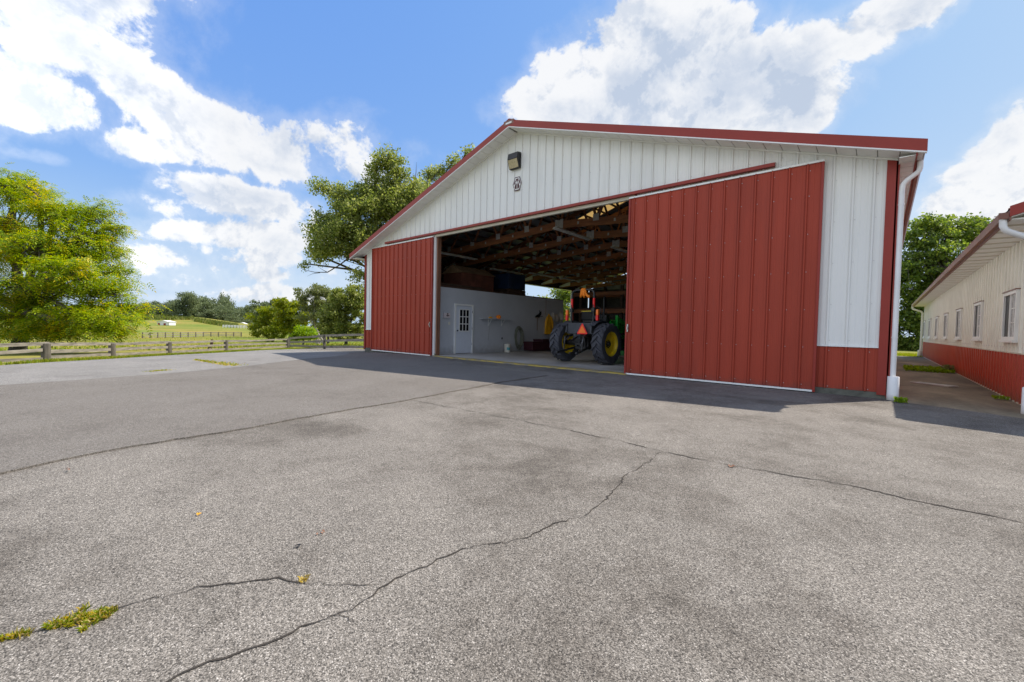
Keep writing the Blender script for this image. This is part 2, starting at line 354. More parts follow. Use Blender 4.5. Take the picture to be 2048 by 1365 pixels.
def asphalt(stones, cells, stain, bumpd=.004, old=False):
    def f(t, p, pos):
        v = N(t, 'ShaderNodeTexVoronoi'); v.inputs['Scale'].default_value = cells; lk(t, pos, v.inputs['Vector'])
        bw = N(t, 'ShaderNodeSeparateColor'); lk(t, v.outputs['Color'], bw.inputs[0])
        c1 = ramp(t, bw.outputs[0], stones)
        v2 = N(t, 'ShaderNodeTexVoronoi'); v2.inputs['Scale'].default_value = cells*.62; lk(t, pos, v2.inputs['Vector'])
        bw2 = N(t, 'ShaderNodeSeparateColor'); lk(t, v2.outputs['Color'], bw2.inputs[0])
        c2 = ramp(t, bw2.outputs[1], [(0, (.72,)*3), (.4, (.96,)*3), (.9, (1.06,)*3), (1, (1.3,)*3)])
        c = mul(t, c1, c2)
        edge = mapr(t, v.outputs['Distance'], .35, .75, 1, .62); 
        e3 = N(t, 'ShaderNodeCombineColor'); [lk(t, edge, e3.inputs[i]) for i in range(3)]
        c = mul(t, c, e3.outputs[0])
        # tar bleed and weather stains
        s1 = nz(t, pos, .55, 7, .62, dist=.4); s2 = nz(t, pos, 2.6, 6, .7); s3 = nz(t, pos, 9, 4, .6)
        s = mth(t, 'ADD', mth(t, 'MULTIPLY', s1, .6), mth(t, 'ADD', mth(t, 'MULTIPLY', s2, .27), mth(t, 'MULTIPLY', s3, .13)))
        c = mul(t, c, ramp(t, s, stain))
        lk(t, c, p.inputs['Base Color'])
        p.inputs['Roughness'].default_value = .88; p.inputs['Specular IOR Level'].default_value = .3
        b = N(t, 'ShaderNodeBump'); b.inputs['Strength'].default_value = .55; b.inputs['Distance'].default_value = bumpd
        h = mth(t, 'SUBTRACT', mth(t, 'MULTIPLY', bw.outputs[0], .6), v.outputs['Distance']); lk(t, h, b.inputs['Height']); lk(t, b.outputs[0], p.inputs['Normal'])
    return f
m_asph = tex_ground('coarse_aggregate_asphalt', asphalt([(0, (.050, .045, .040)), (.3, (.165, .148, .127)), (.7, (.275, .248, .215)), (.93, (.35, .318, .278)), (1, (.54, .50, .45))], 225,
    [(.37, (.50, .48, .46)), (.445, (.74, .72, .70)), (.515, (.97, .96, .95)), (.59, (1.12, 1.11, 1.10))], .003))
m_asph2 = tex_ground('finer_dark_asphalt', asphalt([(0, (.095, .085, .074)), (.5, (.192, .172, .150)), (.9, (.250, .225, .197)), (1, (.36, .33, .30))], 190,
    [(.32, (.70, .68, .67)), (.45, (.95, .94, .93)), (.58, (1.08, 1.08, 1.08))], .003))
m_asph3 = tex_ground('worn_grey_asphalt', asphalt([(0, (.16, .15, .138)), (.5, (.26, .244, .225)), (.9, (.33, .312, .29)), (1, (.42, .40, .37))], 150,
    [(.32, (.62, .6, .58)), (.45, (.92, .92, .92)), (.58, (1.1, 1.1, 1.1))], .004))
def alley(t, p, pos):
    s1 = nz(t, pos, .9, 7, .65, (1, .5, 1), .5); s2 = nz(t, pos, 12, 5, .7)
    c = ramp(t, s1, [(.3, (.10, .080, .050)), (.5, (.20, .160, .100)), (.7, (.32, .26, .17))])
    c = mul(t, c, ramp(t, s2, [(.3, (.75,)*3), (.7, (1.2,)*3)]))
    lk(t, c, p.inputs['Base Color']); p.inputs['Roughness'].default_value = .85
m_alley = tex_ground('brown_stained_concrete', alley)
def conc(t, p, pos):
    s1 = nz(t, pos, .7, 6, .6, None, .4); s2 = nz(t, pos, 14, 4, .6)
    c = ramp(t, s1, [(.3, (.22, .20, .175)), (.45, (.38, .35, .31)), (.65, (.50, .465, .42))])
    c = mul(t, c, ramp(t, s2, [(.3, (.88,)*3), (.7, (1.08,)*3)]))
    lk(t, c, p.inputs['Base Color']); lk(t, mapr(t, s1, .3, .7, .3, .6), p.inputs['Roughness'])
m_conc = tex_ground('smooth_concrete_floor', conc)
def grassg(t, p, pos):
    s1 = nz(t, pos, .035, 5, .6, None, .6); s2 = nz(t, pos, .9, 6, .7, None); s3 = nz(t, pos, .012, 3, .5, (1, 3, 1))
    c = ramp(t, s1, [(.32, (.14, .175, .032)), (.5, (.205, .205, .044)), (.68, (.27, .22, .065))])
    c2 = ramp(t, s3, [(.4, (.85, 1.0, .8)), (.6, (1.12, 1.02, 1.0))])
    c = mul(t, mul(t, c, c2), ramp(t, s2, [(.3, (.72,)*3), (.7, (1.2,)*3)]))
    lk(t, c, p.inputs['Base Color']); p.inputs['Roughness'].default_value = .95; p.inputs['Specular IOR Level'].default_value = .1
    b = N(t, 'ShaderNodeBump'); b.inputs['Strength'].default_value = .6; b.inputs['Distance'].default_value = .12; lk(t, s2, b.inputs['Height']); lk(t, b.outputs[0], p.inputs['Normal'])
m_grassg = tex_ground('pasture_turf', grassg)
def yel(t, p, pos):
    s = nz(t, pos, 7, 6, .7, (.5, 2, 2))
    c = ramp(t, s, [(.42, (.16, .14, .11)), (.50, (.30, .22, .05)), (.72, (.46, .33, .05))])
    lk(t, c, p.inputs['Base Color']); p.inputs['Roughness'].default_value = .7
m_yel = tex_ground('worn_yellow_paint', yel)
m_crack = mat('crack_shadow_soil', (.045, .036, .028), .95, var=.3, vscale=30)
def skyl(name, col):
    m = bpy.data.materials.new(name); m.use_nodes = True; t = m.node_tree; t.nodes.clear()
    o = N(t, 'ShaderNodeOutputMaterial'); a = N(t, 'ShaderNodeBsdfDiffuse'); b = N(t, 'ShaderNodeBsdfTranslucent'); x = N(t, 'ShaderNodeMixShader')
    a.inputs[0].default_value = (*col, 1); b.inputs[0].default_value = (*col, 1); x.inputs[0].default_value = .7
    lk(t, a.outputs[0], x.inputs[1]); lk(t, b.outputs[0], x.inputs[2]); lk(t, x.outputs[0], o.inputs[0]); return m
m_skyl = skyl('translucent_roof_panel', (.70, .56, .32))

def leafmat(name, cols, trans=.38, nscale=.35, patch=None, ptrans=None):
    """cols: stops for per-leaf colour; patch: colour that takes over in some noise-shaped patches"""
    m = bpy.data.materials.new(name); m.use_nodes = True; t = m.node_tree; t.nodes.clear()
    o = N(t, 'ShaderNodeOutputMaterial'); g = N(t, 'ShaderNodeNewGeometry')
    c = ramp(t, g.outputs['Random Per Island'], [(i/(len(cols)-1), q) for i, q in enumerate(cols)])
    n = nz(t, g.outputs['Position'], nscale, 3, .6)
    if patch:
        f = mth(t, 'MULTIPLY_ADD', g.outputs['Random Per Island'], .22, mth(t, 'SUBTRACT', n, .11))
        c = mixf(t, mapr(t, f, .56, .68, 0, .8), c, patch)
    a = N(t, 'ShaderNodeBsdfPrincipled'); lk(t, c, a.inputs['Base Color']); a.inputs['Roughness'].default_value = .5; a.inputs['Specular IOR Level'].default_value = .35
    b = N(t, 'ShaderNodeBsdfTranslucent')
    h = N(t, 'ShaderNodeHueSaturation'); lk(t, c, h.inputs['Color']); h.inputs['Value'].default_value = 1.5; h.inputs['Saturation'].default_value = 1.1; h.inputs['Hue'].default_value = .49
    lk(t, h.outputs[0], b.inputs[0]); x = N(t, 'ShaderNodeMixShader'); x.inputs[0].default_value = trans
    lk(t, a.outputs[0], x.inputs[1]); lk(t, b.outputs[0], x.inputs[2]); lk(t, x.outputs[0], o.inputs[0]); return m
L_walnut = leafmat('yellow_green_leaves', [(.11, .20, .006), (.20, .30, .007), (.30, .38, .008), (.42, .44, .010)], .42, .6, (.64, .48, .012))
L_oak = leafmat('oak_leaves', [(.12, .17, .035), (.19, .24, .05), (.27, .31, .075), (.42, .44, .17)], .55, .4)
L_maple = leafmat('maple_leaves', [(.07, .12, .022), (.11, .17, .028), (.17, .235, .034), (.27, .33, .07)], .48, .5)
L_far = leafmat('distant_leaves', [(.11, .145, .075), (.135, .17, .08), (.16, .20, .09), (.20, .235, .10)], .3, .05)
L_lime = leafmat('bright_green_leaves', [(.15, .26, .01), (.21, .33, .012), (.28, .40, .015)], .45, .5)
L_bush = leafmat('bush_leaves', [(.12, .18, .012), (.18, .24, .014), (.25, .29, .016), (.33, .34, .018)], .45, .22, (.36, .33, .018))
L_pale = leafmat('pale_grey_green_leaves', [(.13, .165, .06), (.18, .21, .07), (.24, .26, .10)], .4, .3)
L_grass = leafmat('grass_blades', [(.14, .22, .012), (.20, .27, .016), (.27, .31, .02), (.36, .33, .04)], .4, .8)
L_grassy = leafmat('dry_yellow_grass_blades', [(.13, .22, .012), (.22, .30, .016), (.38, .36, .03), (.50, .38, .05), (.55, .46, .22)], .4, 3)
L_straw = leafmat('straw_blades', [(.55, .42, .06), (.65, .52, .12), (.70, .62, .30)], .4, 3)
L_corn = leafmat('corn_leaves', [(.10, .15, .02), (.15, .18, .03), (.20, .20, .05)], .3, .02)

# ------------------------------------------------------------------ terrain
_TP = [-60, 15, 19, 24, 29, 36, 50, 76, 150, 250, 325, 385, 445, 520, 700, 4000]
_TZ = [0, 0, -.12, -.36, -.54, -.72, -1.3, -2.2, -3.1, -2.7, -1.5, 1.6, 4.9, 4.2, -2, -10]
_fp = np.linspace(-60, 900, 1921); _fz = np.interp(_fp, _TP, _TZ)
for _i in range(3): _fz = np.where((_fp > 13), np.convolve(np.pad(_fz, 4, mode='edge'), np.ones(9)/9, mode='valid'), _fz)
_fz = np.where(_fp > 40, np.convolve(np.pad(_fz, 20, mode='edge'), np.ones(41)/41, mode='valid'), _fz)
def T(x, y):
    p = -np.asarray(x, float); y = np.asarray(y, float)
    z = np.interp(p, _fp, _fz)
    fade = np.clip((y-95)/70, 0, 1); fade = fade*fade*(3-2*fade)
    hill = np.clip((p-250)/80, 0, 1)
    z = z*(1-fade*hill)+(-3.2-.004*p)*fade*hill
    back = np.clip((y-38)/160, 0, 1)*np.clip((60-p)/60, 0, 1)
    return z-2.0*back
def hit(u, v):
    d = ray(u, v); t = 3.0; prev = t
    for _ in range(6000):
        q = CAM+d*t
        if q[2] <= T(q[0], q[1]): break
        prev = t; t *= 1.01
    a, b = prev, t
    for _ in range(30):
        m_ = (a+b)/2; q = CAM+d*m_
        if q[2] <= T(q[0], q[1]): b = m_
        else: a = m_
    q = CAM+d*b; return np.array([q[0], q[1], float(T(q[0], q[1]))])
def depth(p): return float(-(ROT.T@(np.array(p)-CAM))[2])

def sheet(name, poly, material, dz, cell=1.0, kind='structure', thick=0, label=None):
    """flat polygon draped over the terrain"""
    P = [Vector((p[0], p[1])) for p in poly]
    fine = []
    for i in range(len(P)):
        a, b = P[i], P[(i+1) % len(P)]; n_ = max(1, int((b-a).length/cell))
        fine += [a.lerp(b, k/n_) for k in range(n_)]
    nb_ = len(fine); xs = [p.x for p in fine]; ys = [p.y for p in fine]
    pts = list(fine)
    import itertools
    for gx in np.arange(min(xs)+cell*.37, max(xs), cell):
        for gy in np.arange(min(ys)+cell*.41, max(ys), cell): pts.append(Vector((gx, gy)))
    r = delaunay_2d_cdt(pts, [], [list(range(nb_))], 1, 1e-5)
    vs = [(v.x, v.y, float(T(v.x, v.y))+dz) for v in r[0]]
    me = bpy.data.meshes.new(name); me.from_pydata(vs, [], [tuple(f) for f in r[2]]); me.materials.append(material)
    o = bpy.data.objects.new(name, me); C.objects.link(o)
    bm = bmesh.new(); bm.from_mesh(me); bmesh.ops.recalc_face_normals(bm, faces=bm.faces)
    if bm.faces and sum(f.normal.z for f in bm.faces) < 0: bmesh.ops.reverse_faces(bm, faces=bm.faces)
    if thick:
        be = [e for e in bm.edges if e.is_boundary]
        ex = bmesh.ops.extrude_edge_only(bm, edges=be)
        for q in ex['geom']:
            if isinstance(q, bmesh.types.BMVert): q.co.z -= thick
    bm.to_mesh(me); bm.free()
    if kind: o['kind'] = kind
    if label: o['label'] = label
    return o
def axis_pts(lo, hi, fine, core):
    a = list(np.arange(-core, core+.1, fine)); s = fine; x = core
    while x < hi: s *= 1.18; x += s; a.append(min(x, hi))
    s = fine; x = -core
    while x > lo: s *= 1.18; x -= s; a.insert(0, max(x, lo))
    return np.array(sorted(set(a)))
gx = np.unique(np.concatenate([axis_pts(-3000, 3000, 1.5, 40), np.arange(-520, -40, 8)])); gy = np.unique(np.concatenate([axis_pts(-3000, 3000, 1.5, 40), np.arange(-60, 240, 8)]))
XX, YY = np.meshgrid(gx, gy, indexing='ij'); ZZ = T(XX, YY)-.03
nx, ny = XX.shape
idx = np.arange(nx*ny).reshape(nx, ny)
fq = np.stack([idx[:-1, :-1], idx[1:, :-1], idx[1:, 1:], idx[:-1, 1:]], -1).reshape(-1, 4)
def np_mesh(name, V, F, material, smooth=False):
    me = bpy.data.meshes.new(name); k_ = F.shape[1]
    me.vertices.add(len(V)); me.vertices.foreach_set('co', np.asarray(V, np.float32).ravel())
    me.loops.add(F.size); me.loops.foreach_set('vertex_index', F.astype(np.int32).ravel())
    me.polygons.add(len(F)); me.polygons.foreach_set('loop_start', np.arange(0, F.size, k_, dtype=np.int32))
    me.polygons.foreach_set('loop_total', np.full(len(F), k_, np.int32))
    if smooth: me.polygons.foreach_set('use_smooth', np.ones(len(F), bool))
    me.materials.append(material); me.update(calc_edges=True)
    return me
me = np_mesh('ground', np.stack([XX, YY, ZZ], -1).reshape(-1, 3), fq, m_grassg, True)
o = bpy.data.objects.new('ground', me); C.objects.link(o); o['kind'] = 'structure'

EDGE = [(0, 731), (110, 724), (224, 718), (338, 711), (452, 705), (520, 701), (575, 698), (650, 696.5), (700, 696)]
edge_w = [hit(u, v) for u, v in EDGE]
far_left = [(edge_w[0][0]-3, -6), (edge_w[0][0]-6, -30)]
ap = [(30, 9.0), (30, -30)]+far_left[::-1]+[(p[0], p[1]) for p in edge_w]+[(-18.6, 12.2), (-17.5, 12.2), (-17.5, 10.6), (.3, 10.6), (.3, 10.18), (.9, 9.95), (1.95, 9.35), (2.4, 9.1)]
sheet('asphalt_yard', ap, m_asph, 0, 1.3)
sheet('alley_pavement', [(.1, 10.1), (.3, 10.16), (.9, 9.93), (1.95, 9.33), (1.95, 34.5), (-.5, 34.5), (.1, 30)], m_alley, -.004, 1.0)
seam = [(-3.9, -3.2), (-4.816, -.1), (-5.0, .3), (-5.06, .608), (-5.10, 1.1), (-5.123, 1.625), (-5.27, 2.2), (-5.355, 2.898), (-5.42, 3.6), (-5.548, 4.293), (-5.75, 5.4), (-6.004, 6.587), (-6.159, 8.484), (-7.6, 8.6), (-9.46, 8.776), (-11.2, 9.6), (-12.6, 10.28)]
sj = []
for i in range(len(seam)-1):
    a, b = np.array(seam[i]), np.array(seam[i+1])
    n_ = max(1, int(np.linalg.norm(b-a)/.12))
    for k in range(n_): sj.append(tuple(a+(b-a)*k/n_+rng.normal(0, .012, 2)))
newp = sj+[(-12.7, 10.3), (-16.9, 10.3), (-15.9, 8.6), (-14.6, 7.2), (-13.4, 5.2), (-12.2, 3.6), (-11.6, 2.2), (-11.2, .6), (-11.0, -.5), (-10.8, -3), (-10.6, -12), (-3.2, -12)]
sheet('asphalt_overlay', newp, m_asph2, .016, 1.0, thick=.018)
oldp = [(-11.3, 1.0), (-11.4, 2.2), (-12.0, 3.6), (-12.9, 5.0), (-14.2, 7.2), (-16.3, 9.2)]
e2 = [(p[0]*1.0+.25, p[1]-.05) for p in edge_w]
# worn old lane beside the pasture, its own resurfaced strip
sheet('asphalt_old_lane', [(-11.25, 1.0), (-11.8, 2.4), (-12.4, 3.7), (-13.6, 5.2), (-14.9, 7.3), (-16.2, 8.6), (-17.4, 9.4)]+[(q[0], q[1]) for q in e2[::-1][2:]]+[(far_left[0][0]+.3, -6), (far_left[1][0]+.3, -12), (-10.8, -12), (-11.0, -3)], m_asph3, .005, 1.0)

# cracks
def crack(pts, w0, w1, dz=.004):
    P = [np.array(p, float) for p in pts]; L = []
    for i in range(len(P)-1):
        n_ = max(2, int(np.linalg.norm(P[i+1]-P[i])/.035))
        for k in range(n_): L.append(P[i]+(P[i+1]-P[i])*k/n_)
    L.append(P[-1]); L = np.array(L)
    off = np.cumsum(rng.normal(0, .007, L.shape), 0); off -= np.linspace(0, 1, len(L))[:, None]*off[-1]
    L = L+off+rng.normal(0, .0055, L.shape)
    m_ = MB(); W = np.clip(np.linspace(w0, w1, len(L))*(1+.6*np.sin(np.cumsum(rng.normal(0, .8, len(L))))), .0012, 1)
    for i in range(len(L)-1):
        d = L[i+1]-L[i]; n = np.array([-d[1], d[0]])/(np.linalg.norm(d)+1e-9)
        a, b = L[i]-n*W[i]/2, L[i]+n*W[i]/2; c, e = L[i+1]+n*W[i+1]/2, L[i+1]-n*W[i+1]/2
        m_.quad((*a, dz), (*e, dz), (*c, dz), (*b, dz))
    o_ = m_.build('asphalt_crack', m_crack); o_['kind'] = 'structure'; return o_
c1 = [(-1.72, -.1), (-1.677, .306), (-1.60, .6), (-1.58, .843), (-1.639, 1.038), (-1.587, 1.398), (-1.428, 1.753), (-1.38, 2.2), (-1.38, 2.531), (-1.494, 3.088), (-1.50, 3.4), (-1.521, 3.791), (-1.55, 3.98)]
c2 = [(-5.35, 3.97), (-5.031, 3.986), (-3.671, 4.042), (-2.892, 4.058), (-2.115, 4.055), (-1.551, 3.983), (-.938, 3.976), (-.137, 4.115), (.3, 4.09), (.718, 4.106), (2.5, 4.2)]
c3 = [(-2.40, -.35), (-2.316, -.054), (-2.248, .238), (-2.167, .498), (-2.017, .763), (-1.925, .813), (-1.633, 1.034)]
crack(c1, .0065, .0055); crack(c2, .008, .012); crack(c3, .007, .005); crack([(-1.60, .80), (-1.53, .86), (-1.49, .84)], .005, .002)

# ------------------------------------------------------------------ leaves, trees, grass
def leaf_mesh(name, cen, size, material, aspect=.45, droop=.25, flat=.0, fold=.12):
    n = len(cen)
    a = rng.normal(size=(n, 3)); a[:, 2] = a[:, 2]*(1-flat)-droop; a /= np.linalg.norm(a, axis=1)[:, None]
    r = rng.normal(size=(n, 3)); r[:, 2] *= (1-flat*.6); b = np.cross(a, r); b /= np.linalg.norm(b, axis=1)[:, None]+1e-9
    nn = np.cross(a, b); s = size*(0.65+.7*rng.random(n))[:, None]
    w_ = s*aspect*.5
    v0 = cen-a*s*.5; v2 = cen+a*s*.5; v1 = cen+b*w_+nn*s*fold-a*s*.06; v3 = cen-b*w_+nn*s*fold-a*s*.06
    V = np.stack([v0, v1, v2, v3], 1).reshape(-1, 3); F = np.arange(n*4).reshape(-1, 4)
    return np_mesh(name, V, F, material)
def compound_mesh(name, cen, size, material, n_leaf=4):
    """pinnate leaves: pairs of leaflets along an arching stalk"""
    n = len(cen); a = rng.normal(size=(n, 3)); a[:, 2] = a[:, 2]*.35-.25; a /= np.linalg.norm(a, axis=1)[:, None]
    b = np.cross(a, np.array([0, 0, 1.])+rng.normal(0, .35, (n, 3))); b /= np.linalg.norm(b, axis=1)[:, None]; nn = np.cross(b, a)
    L_ = size*(.7+.6*rng.random(n))[:, None]; Vs = []
    for k_ in range(n_leaf):
        f = (k_+.4)/n_leaf; o_ = cen+a*L_*f-np.array([0, 0, 1])*L_*.28*f*f; ll = L_*(.42-.16*abs(f-.4))
        for sgn in (-1, 1):
            d = b*sgn*.86+a*.5-nn*.12*rng.random((n, 1)); w_ = np.cross(nn, d)*ll*.17
            Vs.append(np.stack([o_, o_+d*ll*.45+w_, o_+d*ll, o_+d*ll*.45-w_], 1))
    o_ = cen+a*L_-np.array([0, 0, 1])*L_*.28; w_ = b*L_*.07
    Vs.append(np.stack([o_, o_+a*L_*.18+w_, o_+a*L_*.38-np.array([0, 0, .1])*L_, o_+a*L_*.18-w_], 1))
    V = np.concatenate(Vs).reshape(-1, 3); return np_mesh(name, V, np.arange(len(V)).reshape(-1, 4), material)
def link(name, me, parent=None):
    o_ = bpy.data.objects.new(name, me); C.objects.link(o_)
    if parent: o_.parent = parent
    return o_
def make_tree(name, label, cat, base, blobs, clump_n, leaves_per, lsize, lmat, bark=None, trunk_r=.25, group=None, clump_r=.45, shell=.35, aspect=.45, droop=.25, flatc=.6, lean=None, twigs=True, bare=None, surf=1.0, trunks=1, compound=False):
    """blobs: list of (centre, radii) ellipsoids; leaves in clumps spread through them; base: ground point"""
    t = empty(name, label, cat, tuple(base), group=group); base = np.array(base, float)
    bark = bark or m_bark
    vol = np.array([b[1][0]*b[1][1]+b[1][1]*b[1][2]+b[1][0]*b[1][2] for b in blobs]); cnt = np.maximum(3, (clump_n*vol/vol.sum()).astype(int))
    cl = []; which = []
    for i, ((c, r), k_) in enumerate(zip(blobs, cnt)):
        d = rng.normal(size=(k_, 3)); d /= np.linalg.norm(d, axis=1)[:, None]
        q = (shell+(1-shell)*rng.random(k_)**.6)[:, None]
        cl.append(np.array(c)+d*q*np.array(r)); which += [i]*k_
    cl = np.concatenate(cl); which = np.array(which)
    sz = clump_r*(.55+.9*rng.random(len(cl)))
    nl = np.maximum(6, (leaves_per*(sz/clump_r)**1.6).astype(int))
    cc = np.repeat(cl, nl, axis=0); ss = np.repeat(sz, nl)[:, None]
    g = rng.normal(size=cc.shape)*.5; g[:, 2] *= flatc
    gl = np.linalg.norm(g, axis=1)[:, None]; g = g/np.maximum(1, gl/1.15)
    cen = cc+g*ss
    gz_ = T(cen[:, 0], cen[:, 1])+.05; cen[:, 2] = np.maximum(cen[:, 2], gz_)
    crown = link('crown', compound_mesh('crown', cen-base, lsize, lmat) if compound else leaf_mesh('crown', cen-base, lsize, lmat, aspect, droop), t)
    m_ = MB()
    top = np.average([b[0] for b in blobs], axis=0, weights=vol)
    fork = base+(top-base)*.42; fork[2] = base[2]+(top[2]-base[2])*.45
    B0 = Vector(base)
    def loc(p): return Vector(p)-B0
    for ti in range(trunks):
        bo = np.array([rng.normal(0, .25), rng.normal(0, .25), 0]) if trunks > 1 else np.zeros(3)
        pts = [base+bo*2+np.array([0, 0, -.3]), base+bo*2+(fork-base)*.12, base+bo+(fork-base)*.5+rng.normal(0, .08, 3), fork]
        m_.tube([loc(p) for p in pts], [trunk_r*1.35, trunk_r, trunk_r*.85, trunk_r*.7], 10)
    prim = {}
    for i, (c, r) in enumerate(blobs):
        c = np.array(c); mid = fork+(c-fork)*.5+rng.normal(0, .12*np.linalg.norm(c-fork)*.5, 3); mid[2] += .08*np.linalg.norm(c-fork)
        tr = trunk_r*.42; up = c+np.array([0, 0, r[2]*.35])
        pts = [fork, fork+(mid-fork)*.5+rng.normal(0, .1, 3), mid, c, up]
        m_.tube([loc(p) for p in pts], [tr*1.3, tr, tr*.8, tr*.5, tr*.22], 7); prim[i] = (mid, c, up)
    if twigs:
        for j in range(len(cl)):
            if rng.random() > surf: continue
            mid, c, up = prim[which[j]]; s_ = c if rng.random() < .6 else (mid if rng.random() < .4 else up)
            e = cl[j]; k_ = s_+(e-s_)*.5+rng.normal(0, .12*np.linalg.norm(e-s_), 3)
            m_.tube([loc(s_), loc(k_), loc(e)], [trunk_r*.13, trunk_r*.08, trunk_r*.03], 4, False)
    if bare:
        for pts, r0 in bare: m_.tube([loc(p) for p in pts], list(np.linspace(r0, r0*.15, len(pts))), 6)
    m_.build('trunk', bark, t, smooth=True)
    return t
def B(u, v, D, ru, rv=None, rd=None):
    """ellipsoid seen at u,v at depth D, half sizes in picture units of that depth"""
    s = D/F_PX; rv = rv or ru; rd = rd or (ru+rv)/2
    return (at_depth(u, v, D), (max(ru, rd)*s, max(ru, rd)*s*.95 if rd > ru else ru*s, rv*s))

# big yellow-green tree on the left
D = 22.5
bl = [B(22, 385, D, 50, 34), B(40, 370, D+1, 40, 24), B(75, 400, D-1, 40, 30), B(105, 440, D-1, 45, 36), B(130, 425, D, 30, 22), B(185, 425, D, 40, 26), B(205, 460, D, 36, 30), B(165, 480, D-1, 55, 34), B(215, 500, D+1, 34, 30), B(232, 545, D, 26, 28), B(80, 500, D-2, 60, 40),
      B(0, 480, D, 70, 50), B(150, 550, D-2, 70, 36), B(215, 590, D-1, 44, 26), B(268, 618, D, 30, 14), B(60, 580, D-1, 70, 40), B(-80, 480, D, 80, 100), B(-100, 600, D, 90, 60), B(170, 630, D-2, 60, 24), B(235, 640, D-2, 38, 20), B(90, 650, D-1, 60, 24), B(10, 640, D, 60, 30), B(205, 662, D-2, 40, 10), B(130, 665, D-1, 50, 10)]
base = hit(30, 709); base = np.array([*at_depth(36, 690, D+1)[:2], 0]); base[2] = float(T(base[0], base[1]))
make_tree('yellowing_tree', 'large yellow green broadleaf tree behind the fence at far left', 'tree', base, bl, 700, 28, .36, L_walnut, trunk_r=.34, clump_r=.55, shell=.42, flatc=.42, compound=True)

# oak behind the barn's left eave
D = 40
bl = [B(775, 322, D, 34, 17), B(750, 338, D, 18, 14), B(798, 345, D, 18, 14), B(752, 362, D, 16, 16), B(785, 372, D, 28, 20), B(652, 378, D, 20, 11), B(690, 395, D, 34, 20), B(725, 388, D, 30, 18), B(712, 425, D-1, 50, 24), B(650, 440, D, 28, 20), B(690, 465, D-1, 55, 24), B(775, 420, D, 50, 32), B(835, 385, D+1, 36, 22),
      B(858, 350, D+2, 17, 10), B(880, 340, D+2, 17, 11), B(905, 326, D+2, 16, 10), B(934, 306, D+3, 13, 8), B(660, 495, D-1, 46, 20), B(628, 508, D, 22, 14), B(612, 528, D, 11, 9), B(745, 480, D, 60, 34), B(635, 470, D, 18, 16), B(716, 548, D-2, 12, 14), B(720, 500, D-1, 36, 22), B(860, 420, D, 60, 44), B(760, 395, D, 36, 24), B(810, 400, D, 34, 26)]
base = np.array([*at_depth(800, 690, D+1)[:2], 0]); base[2] = float(T(base[0], base[1]))
dead = [([at_depth(705, 510, D-1), at_depth(680, 530, D-1), at_depth(655, 545, D-1), at_depth(630, 545, D-1), at_depth(612, 541, D-1), at_depth(600, 536, D-1)], .07),
        ([at_depth(655, 545, D-1), at_depth(645, 540, D-1), at_depth(635, 533, D-1)], .035), ([at_depth(640, 546, D-1), at_depth(625, 548, D-1), at_depth(614, 553, D-1)], .03),
        ([at_depth(828, 375, D), at_depth(832, 345, D), at_depth(833, 325, D)], .05)]
make_tree('oak_tree', 'tall open crowned oak rising behind the barn roof at its left eave', 'tree', base, bl, 700, 75, .24, L_oak, trunk_r=.30, clump_r=.66, shell=.1, flatc=.85, aspect=.55, droop=.1, bare=dead)

# trees seen through the open left side of the barn
D = 46
for lab, u0, v0, s_, lm in (('green tree filling the barn side opening near the red post', 1124, 602, 1.0, L_maple), ('yellow green tree left in the barn side opening', 1088, 612, .6, L_bush), ('small tree with thin top just right of the poles in the opening', 1056, 614, .4, L_oak)):
    bl = [B(u0, v0, D, 24*s_, 26*s_), B(u0+8*s_, v0-12*s_, D, 18*s_, 18*s_), B(u0-8*s_, v0+16*s_, D, 26*s_, 22*s_), B(u0+10*s_, v0+45*s_, D, 30*s_, 36*s_), B(u0-6, v0+70*s_, D, 26*s_, 30*s_)]
    base = np.array([*at_depth(u0, 690, D)[:2], 0]); base[2] = float(T(base[0], base[1]))
    make_tree('broadleaf_tree', lab, 'tree', base, bl, 90, 80, .3, lm, trunk_r=.2, clump_r=.7)
    D += 3

# bushes and trees between pasture and barn
MID = [('yellow_green_bush', 'broad rounded bush tree with yellow green top at the pasture edge', 78, [(530, 640, 28, 24), (552, 625, 30, 24), (520, 660, 22, 20), (555, 660, 32, 26), (575, 640, 26, 30)], 130, L_bush, .4, 'tree'),
       ('yellow_green_bush', 'taller yellow tinged tree between the rounded bush and the pale slender tree', 66, [(575, 615, 22, 18), (600, 625, 26, 28), (590, 650, 26, 26), (570, 640, 18, 20), (560, 600, 8, 6)], 120, L_bush, .36, 'tree'),
       ('dark_broadleaf_tree', 'dark green tree behind the rounded bush on the pasture edge', 110, [(515, 622, 22, 20), (540, 612, 24, 14), (545, 640, 20, 20)], 60, L_far, .6, 'tree'),
       ('bright_shrub', 'lime green shrub at the foot of the pale slender tree', 50, [(605, 665, 13, 12), (620, 670, 14, 9), (592, 673, 9, 6)], 70, L_lime, .24, 'shrub'),
       ('slender_tree', 'thin pale leaved tree with bare white stems in front of dark trees', 56, [(605, 590, 16, 18), (640, 580, 20, 16), (650, 600, 18, 20), (625, 605, 18, 22), (640, 630, 16, 22), (615, 630, 14, 18)], 80, L_pale, .26, 'tree'),
       ('dark_broadleaf_tree', 'dense dark tree close to the barn behind the shaded fence', 44, [(690, 600, 26, 24), (715, 590, 22, 20), (670, 630, 28, 26), (705, 640, 34, 32), (685, 662, 36, 22), (725, 610, 20, 30), (655, 650, 16, 26)], 210, L_oak, .26, 'tree'),
       ('dark_broadleaf_tree', 'dark tree between the slender pale tree and the barn corner tree', 60, [(655, 615, 20, 18), (670, 600, 18, 16), (660, 645, 24, 26), (640, 665, 20, 14)], 100, L_oak, .34, 'tree')]
